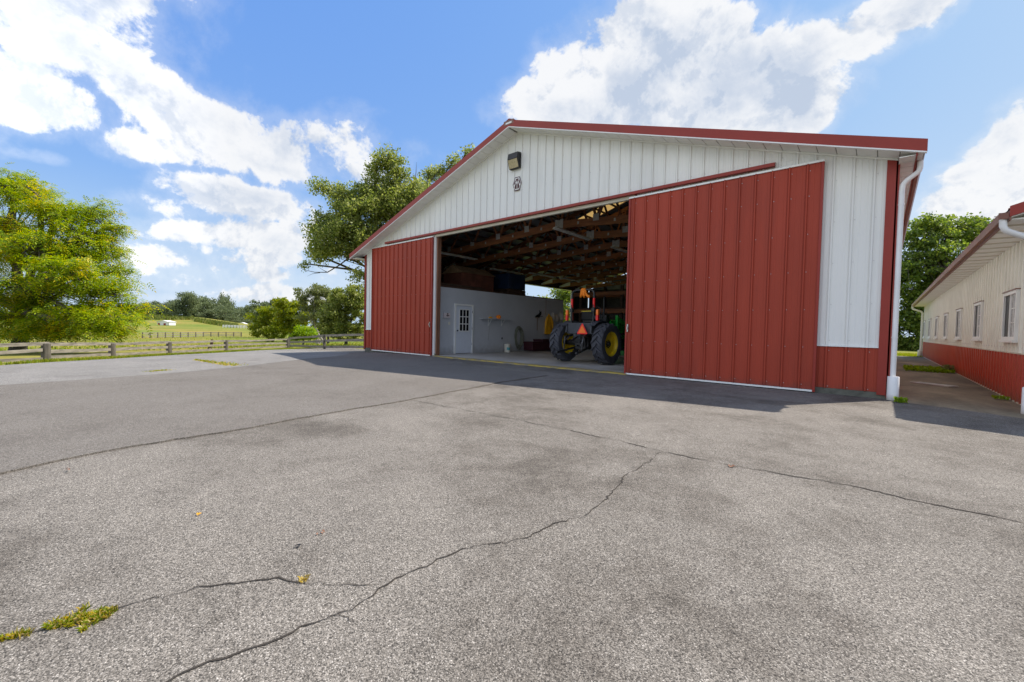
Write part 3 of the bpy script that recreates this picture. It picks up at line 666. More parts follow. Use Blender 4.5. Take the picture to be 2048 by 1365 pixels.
for nm, lab, D, bs, cn, lm, ls, cat in MID:
    bl = [B(u, v, D, a_, b_) for u, v, a_, b_ in bs]
    uc = np.mean([b_[0] for b_ in bs]); base = np.array([*at_depth(uc, 690, D)[:2], 0]); base[2] = float(T(base[0], base[1]))
    make_tree(nm, lab, cat, base, bl, cn, 90, ls, lm, bark=m_barkp if nm == 'slender_tree' else m_bark, trunk_r=.1 if cat == 'shrub' else .16, clump_r=D/F_PX*7.5, surf=.5, trunks=3 if nm == 'slender_tree' else 1)

# wooded hill: each far tree its own object
FT = [(372, 642, 58, 27, 335), (330, 632, 26, 13, 420), (306, 632, 28, 12, 430), (350, 632, 32, 14, 410), (405, 640, 44, 20, 430), (425, 640, 42, 16, 440), (388, 640, 30, 12, 420), (447, 645, 46, 16, 450), (462, 649, 34, 16, 430),
      (480, 652, 38, 14, 470), (497, 656, 38, 14, 480), (455, 640, 48, 10, 480), (318, 632, 24, 9, 450), (293, 632, 26, 14, 440), (508, 658, 36, 12, 450), (270, 634, 26, 16, 430), (436, 648, 30, 12, 425), (474, 655, 24, 12, 425), (415, 645, 26, 12, 420), (525, 655, 40, 16, 400), (240, 634, 24, 16, 430), (210, 634, 22, 16, 430), (490, 660, 22, 12, 430)]
FL = ['large round crowned lone tree on the hill crest, tallest of the far trees', 'far tree between the lone hill tree and the shed', 'far tree just right of the big yellow green tree', 'far tree touching the left side of the lone hill tree', 'broad far tree right of the lone hill tree with bare limbs', 'second far tree right of the lone hill tree', 'small far tree tucked behind the lone hill tree', 'far tree in the middle of the right hand hill wood', 'lower far tree right of the wood middle', 'far tree where the hill wood begins to drop to the right', 'far tree near the right end of the hill wood', 'tall narrow far tree standing above the hill wood', 'narrow far tree above the small white shed', 'far tree half hidden by the big yellow green tree', 'last far tree before the rounded bush', 'far tree behind the right side of the big yellow green tree', 'low far tree at the front of the hill wood, centre', 'low far tree at the front of the hill wood, right of centre', 'low far tree at the front of the hill wood, left of centre', 'far tree behind the left shoulder of the rounded bush', 'far tree seen through the lower branches of the big yellow green tree', 'leftmost far tree seen through the big yellow green tree', 'lowest far tree at the right foot of the hill wood']
protos = []
for q in range(3):
    bl = [((rng.normal(0, .25), rng.normal(0, .25), z_), (r_, r_, h_)) for z_, r_, h_ in ((.40, .46, .25), (.62, .48, .28), (.82, .30, .18), (.25, .42, .2))]
    bl += [((.35*math.cos(a_), .35*math.sin(a_), .3+.5*rng.random()), (.25, .25, .18)) for a_ in rng.random(6)*6.28]
    _T = T
    T = lambda x, y: np.zeros_like(np.asarray(x, float))-.2
    t = make_tree('far_tree', FL[q], 'tree', (0, 0, 0), bl, 130, 50, .075, L_far, trunk_r=.03, clump_r=.17, surf=.2, group='trees of the wood on the far hill')
    T = _T; protos.append(t)
for i, (u, v, h, rw, D) in enumerate(FT):
    p = at_depth(u, v, D); z = float(T(p[0], p[1])); s = D/F_PX
    top = at_depth(u, v-h, D)[2]; H_ = max(top-z, 4); S = (rw*s*(1.35 if i == 0 else 2.1), rw*s*(1.35 if i == 0 else 2.1), H_/.98)
    src = protos[i % 3]
    if i < 3: src.location = (p[0], p[1], z); src.scale = S; src.rotation_euler = (0, 0, i*1.3)
    else: dup(src, (p[0], p[1], z), i*2.1, FL[i], S)

# big trees behind the stable and the alley
D = 47
bl = [B(1850, 470, D, 50, 34), B(1900, 462, D, 45, 32), B(1950, 470, D, 45, 34), B(1985, 480, D, 40, 36), B(1830, 530, D, 50, 50), B(1890, 540, D-2, 60, 50), B(1950, 560, D, 60, 60), B(1820, 610, D, 50, 50), B(1870, 630, D-2, 55, 50), B(1930, 640, D, 60, 50), B(1850, 685, D-1, 60, 26), B(2010, 560, D, 50, 60), B(1800, 660, D, 40, 40), B(1770, 560, D, 40, 60)]
base = np.array([*at_depth(1880, 690, D)[:2], 0]); base[2] = float(T(base[0], base[1]))
make_tree('maple_tree', 'large dense green maple closing the end of the alley behind the stable', 'tree', base, bl, 560, 85, .32, L_maple, trunk_r=.42, clump_r=.80, shell=.3, aspect=.6, droop=.1)

def blades(name, pts, h, wd, material, parent=None, lean=.5, label=None, kind=None, cat=None, origin=(0, 0, 0)):
    n = len(pts); pts = np.asarray(pts, float)-np.array(origin)
    a = rng.random(n)*6.283; dirv = np.stack([np.cos(a), np.sin(a), np.zeros(n)], -1); side = np.stack([-np.sin(a), np.cos(a), np.zeros(n)], -1)
    hh = (h*(.5+.8*rng.random(n)))[:, None]; ln = (lean*rng.random(n))[:, None]
    v0 = pts-side*wd/2; v1 = pts+side*wd/2; mid = pts+dirv*hh*ln*.4+np.array([0, 0, 1])*hh*.6; tip = pts+dirv*hh*ln+np.array([0, 0, 1])*hh*(1-.35*ln)
    V = np.stack([v0, v1, mid+side*wd*.35, tip, mid-side*wd*.35], 1).reshape(-1, 3)
    F = np.arange(n*5).reshape(-1, 5)
    o_ = link(name, np_mesh(name, V, F, material), parent)
    o_.location = origin if parent is None else (0, 0, 0)
    return tag(o_, label, cat, None, kind)
# verge along the fence
vp = []
for i in range(len(edge_w)-1):
    a, b = edge_w[i], edge_w[i+1]; L_ = np.linalg.norm(b-a)
    n_ = int(L_*420); t_ = rng.random(n_)[:, None]; p = a+(b-a)*t_
    out_ = np.array([-1, .35, 0]) if i < 5 else np.array([-.2, 1, 0]); out_ = out_/np.linalg.norm(out_)
    p = p+out_*(rng.random(n_)**1.5*2.2-.10)[:, None]; p[:, 2] = T(p[:, 0], p[:, 1])-.02; vp.append(p)
a, b = np.array([edge_w[0][0]-4, -8, 0]), edge_w[0]
p = a+(b-a)*rng.random(5000)[:, None]; p[:, 0] -= rng.random(5000)**1.5*2; p[:, 2] = T(p[:, 0], p[:, 1])-.02; vp.append(p)
blades('verge_grass', np.concatenate(vp), .10, .02, L_grass, kind='stuff', label='rough green and yellow grass verge between the asphalt and the rail fence')
# lawn behind the alley
p = np.stack([rng.uniform(-4, 6, 9000), 34.6+rng.random(9000)**1.4*7, np.zeros(9000)], -1); p[:, 2] = T(p[:, 0], p[:, 1])-.03
blades('lawn_grass', p, .10, .03, L_grass, kind='stuff', label='sunlit grass strip at the far end of the alley')
# pasture tufts
n_ = 26000
p = np.stack([-34-rng.random(n_)**1.6*110, rng.uniform(-25, 75, n_), np.zeros(n_)], -1); p[:, 2] = T(p[:, 0], p[:, 1])-.03
blades('pasture_grass', p, .16, .07, L_grass, kind='stuff', label='mown pasture grass beyond the rail fence')
# corn on the hill
cr_ = []
for uu in np.arange(225, 380, .5):
    for vv in (634.5, 636, 637.5, 639):
        pp = hit(uu, vv+rng.random()) if vv > 0 else None
        cr_.append(pp)
for uu in np.arange(392, 470, .7):
    for k in range(3):
        cr_.append(hit(uu, 640+(uu-392)*.16+k*1.6))
cr_ = np.array([q for q in cr_ if q is not None and q[2] > -20]); cr_ = cr_[np.abs(cr_[:, 0]) < 600]
cr_ = np.repeat(cr_, 4, axis=0)+rng.normal(0, 1.6, (len(cr_)*4, 3))*np.array([1, 1, 0]); cr_[:, 2] = T(cr_[:, 0], cr_[:, 1])
blades('corn_crop', cr_, 2.0, .9, L_corn, kind='stuff', label='rows of tall corn along the crest of the pasture hill')

# small weeds
def weed(u0, lab, pts, h, wd, m__, cat='weed', name='weed_clump'):
    pts = np.asarray(pts, float); org = tuple(pts.mean(0)*np.array([1, 1, 0])+np.array([0, 0, pts[:, 2].min()]))
    return blades(name, pts, h, wd, m__, None, 1.2, lab, None, cat, org)
line = np.array([(-2.335, -.09), (-2.30, .05), (-2.27, .14), (-2.245, .19), (-2.238, .235)]); tt = np.linspace(0, 1, 5)
cc_ = rng.random(70)**.8; cx_ = np.interp(cc_, tt, line[:, 0])+rng.normal(0, .022, 70)*np.interp(cc_, [0, .25, .65, 1], [1, .35, 1.5, .4]); cy_ = np.interp(cc_, tt, line[:, 1])
p = np.repeat(np.stack([cx_, cy_], -1), rng.integers(3, 30, 70), axis=0); p = p+rng.normal(0, .006, p.shape)
weed(0, 'strip of yellow green grass growing in the crack at bottom left', np.column_stack([p, np.zeros(len(p))]), .022, .0035, L_grassy, 'grass', 'crack_grass')
p = np.array([-1.912, .822])+rng.normal(0, .007, (45, 2)); weed(0, 'single small straw coloured grass tuft in the thin crack', np.column_stack([p, np.zeros(45)]), .024, .003, L_straw, 'grass', 'crack_grass')
g0 = hit(392, 721); g1 = hit(470, 732)
t_ = rng.random(900); p = g0+(g1-g0)*t_[:, None]+rng.normal(0, .13, (900, 3))*np.array([.6, 1, 0])*(.3+.7*t_[:, None]); p = p[np.sin(t_*40+rng.normal(0, 1, 900)) > -.3]; p[:, 2] = T(p[:, 0], p[:, 1])
weed(0, 'dry yellow weed strip in the old asphalt near the fence', p, .05, .02, L_grassy, 'grass', 'crack_grass')
g0 = hit(300, 744); g1 = hit(335, 741); p = g0+(g1-g0)*rng.random(200)[:, None]+rng.normal(0, .05, (200, 3))*np.array([1, 1, 0]); p[:, 2] = T(p[:, 0], p[:, 1])
weed(0, 'faint short weed streak in the asphalt left of the yellow weed strip', p, .03, .012, L_grassy, 'grass', 'crack_grass')
def leafy(label, cx, cy, rx, ry, h, n, ls, lm=L_lime, name='weed_clump'):
    q = np.clip(rng.normal(size=(n, 3)), -1.5, 1.5)*np.array([rx, ry, h*.5])*.5; q[:, 2] = np.abs(q[:, 2])+.02
    o_ = link(name, leaf_mesh(name, q, ls, lm, .55, -.3)); o_.location = (cx, cy, 0); return tag(o_, label, 'weed')
leafy('leafy green weed at the foot of the barn downspout', .30, 10.05, .10, .08, .16, 120, .06)
leafy('long low patch of green weeds across the alley beside the stable wall', 1.25, 20.6, .75, 1.3, .22, 1500, .09)
leafy('taller weed with pale flowers standing at the stable end of the weed patch', 1.72, 20.2, .15, .4, .55, 220, .07, L_pale)
leafy('small green weed at the foot of the stable wall', 1.75, 12.2, .12, .2, .10, 70, .06)
for lab, u, v, s, m__ in (('brown dead leaf lying near the asphalt seam', 137, 943, .035, m_woodbr), ('orange brown dead leaf alone on the open asphalt', 398, 1032, .025, m_coat), ('curled tan dead leaf above the thin crack', 640, 1070, .03, m_woodbr), ('dark twig scrap on the asphalt above the grass tuft', 598, 1093, .03, m_black), ('reddish dead leaves beside the long crack', 1465, 935, .05, m_woodbr)):
    d_ = ray(u, v); q = CAM+d_*(-CAM[2]/d_[2]); m_ = MB()
    for k in range(3):
        a = rng.random()*6.28; x, y = rng.normal(0, s*.25, 2); r_ = s*.5
        m_.quad((x-r_*math.cos(a), y-r_*math.sin(a), .004), (x-r_*.4*math.sin(a), y+r_*.4*math.cos(a), .012), (x+r_*math.cos(a), y+r_*math.sin(a), .006), (x+r_*.4*math.sin(a), y-r_*.4*math.cos(a), .010+.004*k))
    o_ = m_.build('dead_leaf', m__); o_.location = (q[0], q[1], .012 if u < 200 else 0.002); tag(o_, lab, 'leaf')

# ------------------------------------------------------------------ barn
XL, XR, YF, YB = -17.95, .12, 10.39, 30.0; XC = -8.915
EZ = 4.42; S_ = .332
def roof_z(x): return 7.55-S_*abs(x-XC)       # top of roof sheets
barn = empty('barn', 'large red and white metal pole barn with its two sliding doors open', 'barn', (XC, YF, 0))
inv = Matrix.Translation((-XC, -YF, 0))
def bp(mb, name, mats, parent=barn, **kw):
    """barn parts are written in world numbers, stored relative to the barn's base"""
    mb.v = [(x-XC, y-YF, z) for x, y, z in mb.v]; return mb.build(name, mats, parent, **kw)
def panel(mb, x0, x1, zb, zt, y, th=.02, sp=.3048, x_ref=-.5, flip=1, rib=.028, along='x', minor=True):
    """ribbed steel sheet facing -y (flip=1); zb, zt numbers or functions of x"""
    fb = zb if callable(zb) else (lambda x: zb); ft = zt if callable(zt) else (lambda x: zt)
    k0 = math.floor((x0-x_ref)/sp)-1; k1 = math.ceil((x1-x_ref)/sp)+1; prof = []
    for k in range(k0, k1+1):
        c = x_ref+k*sp
        prof += [(c-.036, 0), (c-.034, -.008), (c-.023, -.008), (c-.021, 0), (c-.012, rib), (c+.012, rib), (c+.020, 0)]
        if minor:
            for m_ in (.33, .67): cc = c+sp*m_; prof += [(cc-.020, 0), (cc-.012, .0035), (cc+.012, .0035), (cc+.020, 0)]
    prof = [(x0, 0)]+[(x, h) for x, h in prof if x0+.001 < x < x1-.001]+[(x1, 0)]
    def P(x, yy, z): return (x, yy, z) if along == 'x' else (yy, x, z)
    # add break point at the apex
    if along == 'x' and x0 < XC < x1 and callable(zt): prof.append((XC, 0)); prof.sort()
    for (a, ha), (b, hb) in zip(prof, prof[1:]):
        mb.quad(P(a, y-ha*flip, fb(a)), P(b, y-hb*flip, fb(b)), P(b, y-hb*flip, ft(b)), P(a, y-ha*flip, ft(a)))
        mb.quad(P(a, y+th*flip, fb(a)), P(a, y+th*flip, ft(a)), P(b, y+th*flip, ft(b)), P(b, y+th*flip, fb(b)))
        mb.quad(P(a, y-ha*flip, fb(a)), P(a, y+th*flip, fb(a)), P(b, y+th*flip, fb(b)), P(b, y-hb*flip, fb(b)))
    for e in (x0, x1): mb.quad(P(e, y, fb(e)), P(e, y+th*flip, fb(e)), P(e, y+th*flip, ft(e)), P(e, y, ft(e)))
def screws(mb, x0, x1, z_list, y, sp=.3048, x_ref=-.5, ztop=None, off=.04):
    k0 = math.ceil((x0-x_ref)/sp); k1 = math.floor((x1-x_ref)/sp)
    for k in range(k0, k1+1):
        x = x_ref+k*sp+off
        if not (x0+.02 < x < x1-.02): continue
        for z in z_list:
            if ztop and z > ztop(x)-.05: continue
            mb.box(x-.006, x+.006, y-.007, y, z-.006, z+.006)
soff = lambda x: roof_z(x)-.235
OL, OR = -12.90, -4.95; HZ = 4.55
# gable
g = MB(); panel(g, XL+.12, XR-.15, HZ+.16, soff, YF); g.cur = 1; screws(g, XL+.2, XR-.2, (4.8, 5.5, 6.2, 6.9), YF, ztop=soff); bp(g, 'gable_wall', [m_white, m_plate])
for x0, x1 in ((XL+.12, OL-.10), (OR+.1, XR-.15)):
    g = MB(); panel(g, x0, x1, .955, HZ+.158, YF+.001); g.cur = 1; screws(g, x0, x1, (1.05, 1.75, 2.55, 3.35, 4.15), YF); bp(g, 'wall_panel', [m_white, m_plate])
    g = MB(); panel(g, x0, x1, .115, .93, YF+.002); g.cur = 1; screws(g, x0, x1, (.15, .85), YF); bp(g, 'wainscot', [m_red, m_plate])
    g = MB(); g.box(x0, x1, YF-.028, YF+.01, .931, .954); bp(g, 'wainscot_trim', m_whitetrim)
    g = MB(); g.box(x0-.1 if x0 < -9 else x0, x1+.15, YF+.004, YF+.05, -.1, .112); bp(g, 'foundation_board', mat('grey_green_board_%d' % (x0 < -9), (.13, .13, .105), .8, var=.25, vscale=6))
for x0, x1, nm in ((XR-.15, XR+.004, 'r'), (XL-.004, XL+.10, 'l')):
    g = MB(); g.box(x0, x1, YF-.03, YF+.02, .07, soff(x0 if nm == 'r' else x1)+.02)
    if nm == 'r': g.box(XR-.02, XR+.026, YF-.03, YF+.15, .03, soff(XR)+.02)
    else: g.box(XL-.026, XL+.02, YF-.03, YF+.15, .03, soff(XL)+.02)
    bp(g, 'corner_trim', m_redtrim)
# header: cream board, red track cover
g = MB(); g.box(OL-.05, OR+.05, YF-.035, YF+.06, HZ-.01, HZ+.075); bp(g, 'header_board', m_cream)
g = MB(); g.prism([(-16.2, YF-.13, HZ+.08), (-16.2, YF-.13, HZ+.15), (-16.2, YF-.01, HZ+.19), (-16.2, YF-.01, HZ+.08)], (14.4, 0, 0)); bp(g, 'track_cover', m_redtrim)
# jambs
for x0, s in ((OL-.10, 1), (OR+.10, -1)):
    g = MB(); g.box(x0, x0+.10*s, YF-.03, YF+.10, .02, HZ-.012); bp(g, 'jamb_trim', m_whitetrim)
    g = MB(); g.box(x0+.10*s, x0+.17*s, YF+.04, YF+.20, .02, HZ+.05); bp(g, 'door_post', m_woodbr)
# sliding doors
def sliding(x0, x1, lead, lab):
    y = YF-.085
    ref = x0+.14
    d = MB(); panel(d, x0+.045, x1-.045, .06, HZ-.01, y, th=.03, x_ref=ref, minor=True, rib=.03)
    d.cur = 1; screws(d, x0+.05, x1-.05, (.15, .9, 1.65, 2.4, 3.15, 3.9, 4.4), y, x_ref=ref)
    o_ = bp(d, 'sliding_door', [m_red, m_plate])
    for a, b in ((x0, x0+.045), (x1-.045, x1)):
        f = MB(); f.box(a, b, y-.03, y+.035, .02, HZ-.02); c = bp(f, 'edge_trim', m_redtrim, None); c.parent = o_
    f = MB(); f.box(x0, x1, y-.026, y+.03, .02, .055); c = bp(f, 'bottom_trim', m_whitetrim, None); c.parent = o_
    f = MB(); f.box(x0, x1, y-.03, y+.03, HZ-.018, HZ+.02); c = bp(f, 'top_trim', m_whitetrim, None); c.parent = o_
    hx = x0+.05 if lead < 0 else x1-.10
    f = MB(); f.box(hx, hx+.035, y-.045, y-.02, 1.12, 1.32); f.box(hx+.005, hx+.03, y-.075, y-.04, 1.18, 1.26); c = bp(f, 'handle', m_chrome, None); c.parent = o_
    return o_
sliding(-17.22, -12.98, 1, ''); sliding(-5.02, -.955, -1, '')
# side and back walls; the left side stands open past the lean-to store
g = MB(); panel(g, YF+.02, YB, .955, EZ-.15, XR, along='y', flip=-1, x_ref=YF); bp(g, 'side_wall', m_white)
g = MB(); panel(g, YF+.02, YB, .04, .93, XR-.001, along='y', flip=-1, x_ref=YF); bp(g, 'side_wainscot', m_red)
g = MB(); panel(g, YF+.02, 19.6, .955, EZ-.15, XL, along='y', flip=1, x_ref=YF); bp(g, 'side_wall', m_white)
g = MB(); panel(g, YF+.02, 19.6, .04, .93, XL+.001, along='y', flip=1, x_ref=YF); bp(g, 'side_wainscot', m_red)
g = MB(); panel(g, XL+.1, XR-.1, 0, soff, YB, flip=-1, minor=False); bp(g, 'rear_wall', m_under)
g = MB(); g.box(XL, XL+.05, 19.6, YB-.1, 4.16, 4.34); g.box(XL+.06, XL+.10, YF+.1, YB-.1, 4.1, 4.36); bp(g, 'eave_beam', m_wooddk)
for yy in (19.65, 22.1, 24.4, 27.6):
    if yy in (22.1, 24.4): continue
    g = MB(); g.box(XL+.02, XL+.16, yy, yy+.14, -.4, 4.15); bp(g, 'side_post', m_redtrim)
g = MB(); g.box(XL-.06, XL+.015, 27.55, 27.62, 0, 4.15); bp(g, 'white_corner_trim', m_whitetrim)
g = MB(); panel(g, 27.78, YB, .0, EZ-.15, XL, along='y', flip=1, x_ref=YF); bp(g, 'side_wall', m_white)
# roof: ribbed red sheets over pale underside
YR0, YR1 = YF-.45, YB+.4; XE0, XE1 = XL-.60, XR+.35
def slope(mb, xa, xb, y0, y1, dz, th):
    mb.prism([(xa, y0, roof_z(xa)+dz), (xb, y0, roof_z(xb)+dz), (xb, y0, roof_z(xb)+dz-th), (xa, y0, roof_z(xa)+dz-th)], (0, y1-y0, 0))
def roof_slope(xa, xb, name, skylights):
    g = MB(); yy = YR0+.01
    cuts = sorted(skylights)
    for a, b in cuts: slope(g, xa, xb, yy, a, 0, .02); yy = b
    slope(g, xa, xb, yy, YR1-.01, 0, .02)
    k = YR0+.15
    while k < YR1-.05:
        if not any(a-.03 < k < b+.03 for a, b in cuts): slope(g, xa, xb, k-.02, k+.02, .018, .017)
        k += .3048
    g.cur = 1; yy = YR0+.4
    for a, b in cuts+[(YR1-.4, 0)]:
        slope(g, xa+(.5 if xa < XC else 0), xb-(.5 if xb > XC else 0), yy, a, -.023, .006); yy = b
    bp(g, name, [m_roofred, m_under])
    return cuts
SKL = [(18.2, 19.1)]
roof_slope(XE0+.02, XC, 'roof', SKL); roof_slope(XC, XE1-.02, 'roof', SKL)
for a, b in SKL:
    for xa, xb in ((XC-3.2, XC-.05), (XC+.05, XC+3.2)):
        g = MB(); slope(g, xa, xb, a+.003, b-.003, -.002, .004); bp(g, 'skylight_panel', m_skyl)
    for xa, xb in ((XE0+.02, XC-3.205), (XC+3.205, XE1-.02)):
        g = MB(); slope(g, xa, xb, a+.002, b-.002, -.001, .02); bp(g, 'roof_sheet', m_roofred)
g = MB(); g.prism([(XC-.22, YR0-.012, roof_z(XC)-.03), (XC, YR0-.012, roof_z(XC)+.055), (XC+.22, YR0-.012, roof_z(XC)-.03), (XC, YR0-.012, roof_z(XC)+.03)], (0, YR1-YR0, 0)); bp(g, 'ridge_cap', m_redtrim)
# rake fascia with white lower trim
for xa, xb in ((XE0, XC), (XC, XE1)):
    g = MB(); slope(g, xa, xb, YR0-.015, YR0+.02, .02, .205); bp(g, 'rake_fascia', m_redtrim)
    g = MB(); slope(g, xa+.004, xb-.004 if xb > XC else xb, YR0-.022, YR0+.03, -.1855, .024); bp(g, 'rake_trim', m_whitetrim)
    g = MB(); y0 = YR0+.031
    n_ = int((xb-xa)/.305)
    for k in range(n_+1):
        a = xa+.03+k*(xb-xa-.06)/(n_+1); b = xa+.03+(k+1)*(xb-xa-.06)/(n_+1)-.014
        slope(g, a, b, y0, YF-.021, -.200, .012)
    g.cur = 1; slope(g, xa+.03, xb-.03 if xb > XC else xb, y0, YF-.022, -.187, .010)
    bp(g, 'rake_soffit', [m_soffit, m_soffgap])
    g = MB(); slope(g, xa+.5 if xa < XC else xa, xb-.35 if xb > XC else xb, YF-.045, YF-.0, -.214, .03); bp(g, 'soffit_trim', m_soffit)
g = MB(); g.box(XC-.12, XC+.12, YR0-.022, YR0-.016, roof_z(XC)-.11, roof_z(XC)-.06)
g.v = [(x, y, z) for x, y, z in g.v]; bp(g, 'maker_plate', m_whitetrim)
g = MB(); g.box(XC-.20, XC+.20, YR0-.0195, YR0-.0152, roof_z(XC)-.14, roof_z(XC)-.0); bp(g, 'ridge_end_plate', m_gutter)
# eaves: soffit, fascia, gutter
for x_w, x_e, s in ((XR, XE1-.115, 1), (XL, XE0+.115, -1)):
    zs = roof_z(x_e)-.235
    g = MB(); k = YF+.0
    k = YR0+.05
    while k < YR1-.3: g.box(x_w+.005*s, x_e-.02*s, k, k+.28, zs, zs+.012); k += .305
    g.cur = 1; g.box(x_w+.005*s, x_e-.02*s, YR0+.05, YR1, zs+.013, zs+.02); bp(g, 'eave_soffit', [m_soffit, m_soffgap])
    g = MB(); g.box(x_e-.02*s, x_e, YR0+.021, YR1, zs-.012, roof_z(x_e)-.025); bp(g, 'eave_fascia', m_redtrim)
    g = MB(); y0 = YR0+.012
    pr = [(x_e+.004*s, zs+.03), (x_e+.03*s, zs+.015), (x_e+.075*s, zs+.03), (x_e+.10*s, zs+.10), (x_e+.115*s, zs+.145), (x_e+.10*s, zs+.145), (x_e+.085*s, zs+.10), (x_e+.065*s, zs+.045), (x_e+.03*s, zs+.03), (x_e+.016*s, zs+.04)]
    g.prism([(a, y0+.03, b) for a, b in pr], (0, YR1-y0-.04, 0)); g.box(x_e+.005*s, x_e+.112*s, y0+.02, y0+.029, zs+.02, zs+.143)
    bp(g, 'gutter', m_gutter if s > 0 else m_redtrim)
# downspout at the right front corner
def downspout(parent_builder, gx_, gy_, gz_, wx, wy, zb, wd=.075, name='downspout', mm=None):
    g = MB(); P_ = [(gx_, gy_, gz_)]
    P_ += [(gx_, gy_, gz_-.10), (gx_-(gx_-wx)*.06, gy_+.01, gz_-.16), (gx_-(gx_-wx)*.2, gy_+(wy-gy_)*.2, gz_-.20), (gx_-(gx_-wx)*.75, gy_+(wy-gy_)*.75, gz_-.30), (gx_-(gx_-wx)*.94, gy_+(wy-gy_)*.94, gz_-.36), (wx, wy, gz_-.46), (wx, wy, zb)]
    g.tube(P_, wd/2, 12)
    for z in (zb+(gz_-.5-zb)*.22, zb+(gz_-.5-zb)*.93): g.lathe([(wd/2+.004, z), (wd/2+.004, z+.03)], 'z', (wx, wy, 0), 12)
    return g
g = downspout(None, .41, YF-.02, roof_z(XE1)-.20, XR+.065, YF-.03, .38, .082); bp(g, 'downspout', m_pvc, smooth=True)
g = MB(); g.lathe([(0, -.02), (.085, -.02), (.085, .42), (.078, .43), (.07, .42), (.07, .3), (0, .3)], 'z', (XR+.075, YF-.04, 0), 24); bp(g, 'drain_boot', m_pvc, smooth=True)
# interior trusses with plates
TY = [10.62+2.17*k for k in range(1, 9)]
kink = 4.79; 
def chord_bot(x): return kink-.066*abs(x-XC)
tr0 = None
t_m = MB(); H_CH = .26
for s in (-1, 1):
    xe = XC+s*8.85
    t_m.bar((XC, 0, kink+H_CH/2), (xe, 0, chord_bot(xe)+.08), .045, H_CH, (0, 0, 1))
    t_m.bar((XC, 0, roof_z(XC)-.30), (xe, 0, roof_z(xe)-.22), .045, .18, (0, 0, 1))
    nodes = [0, 1.5, 3.0, 4.5, 6.0, 7.3]
    for i, q in enumerate(nodes):
        xb = XC+s*q; zb = chord_bot(xb)+.2
        if i: t_m.bar((xb, .04, zb), (XC+s*(q-.75), .04, roof_z(XC+s*(q-.75))-.3), .038, .09)
        if q < 7: t_m.bar((xb, .04, zb), (XC+s*(q+.75), .04, roof_z(XC+s*(q+.75))-.3), .038, .09)
t_mesh = t_m
tr_first = t_m.build('truss', m_wood, barn); tr_first.location = (0, TY[0]-YF, 0)
tr_first.data.transform(Matrix.Translation((-XC, 0, 0)))
pl = MB(); pl.box(-.17, .17, -.033, -.026, -.02, .30); plate_big = pl.build('nail_plate', m_plate, tr_first); plate_big.location = (0, 0, kink+.01)
pl = MB(); pl.box(-.11, .11, -.033, -.026, -.07, .16); plate_small = pl.build('nail_plate', m_plate, tr_first)
pl = MB(); pl.box(-.035, .035, -.033, -.026, -.05, .05); plate_tiny = pl.build('nail_plate', m_plate, tr_first)
plates = [(plate_small, s*q) for s in (-1, 1) for q in (1.5, 3.0, 4.5, 6.0, 7.3)]+[(plate_tiny, s*q) for s in (-1, 1) for q in (.8, 2.2, 3.7, 5.2)]
us = set()
for src, xx in plates:
    o_ = src if src.name not in us else src.copy()
    if o_ is not src: C.objects.link(o_); o_.parent = tr_first
    us.add(src.name); o_.location = (xx, 0, chord_bot(XC+xx)+(.22 if src is plate_small else .13))
for yy in TY[1:]:
    c = tr_first.copy(); C.objects.link(c); c.location = (0, yy-YF, 0)
    for ch in list(tr_first.children):
        d = ch.copy(); C.objects.link(d); d.parent = c
# heel gussets
for yy in TY:
    for s in (-1, 1):
        g = MB(); xa = XC+s*8.95; xb = XC+s*8.0
        g.prism([(xa, yy-.05, 4.18), (xb, yy-.05, 4.18+.1), (xb, yy-.05, 4.55), (xa, yy-.05, roof_z(xa)-.3)], (0, .012, 0)); bp(g, 'gusset_board', m_ltube)
# purlins
g = MB()
for s in (-1, 1):
    q = .4
    while q < 9.2:
        x = XC+s*q; g.box(x-.02, x+.02, YF+.1, YB-.1, roof_z(x)-.13, roof_z(x)-.04); q += .61
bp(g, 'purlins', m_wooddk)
g = MB(); g.box(XC-.03, XC+.03, YF+.1, YB-.1, kink+.28, kink+.33)
for q in (-4.4, 4.4): g.box(XC+q-.03, XC+q+.03, YF+.1, YB-.1, chord_bot(XC+q)+.29, chord_bot(XC+q)+.33)
bp(g, 'bridging_boards', m_wooddk)
# wall framing on the inside of the right and rear walls
g = MB()
for z in (.9, 1.8, 2.7, 3.6): g.box(XR-.08, XR-.04, YF+.1, YB-.1, z, z+.14); g.box(XL+.2, XR-.1, YB-.08, YB-.04, z, z+.14)
for yy in TY: g.box(XR-.20, XR-.05, yy, yy+.14, 0, 4.3)
for x in np.arange(XL+1.5, XR, 2.4): g.box(x, x+.14, YB-.22, YB-.085, 0, soff(x)-.2)
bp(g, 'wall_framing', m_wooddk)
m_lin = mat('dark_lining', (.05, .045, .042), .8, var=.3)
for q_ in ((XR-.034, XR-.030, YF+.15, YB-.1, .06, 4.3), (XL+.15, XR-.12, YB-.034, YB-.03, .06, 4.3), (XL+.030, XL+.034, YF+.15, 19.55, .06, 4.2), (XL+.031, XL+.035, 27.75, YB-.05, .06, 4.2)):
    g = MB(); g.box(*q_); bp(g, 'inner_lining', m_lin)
# floor slab and yellow painted threshold
o_ = sheet('barn_floor', [(XL+.05, YF+.03), (XR-.05, YF+.03), (XR-.05, YB-.02), (XL+.05, YB-.02)], m_conc, 0, 4)
for v_ in o_.data.vertices: v_.co.z = .05
g = MB(); g.prism([(OL, YF-.16, .003), (OL, YF-.12, .040), (OL, YF+.028, .050), (OL, YF+.028, .003)], (OR-OL, 0, 0)); bp(g, 'threshold', m_yel)

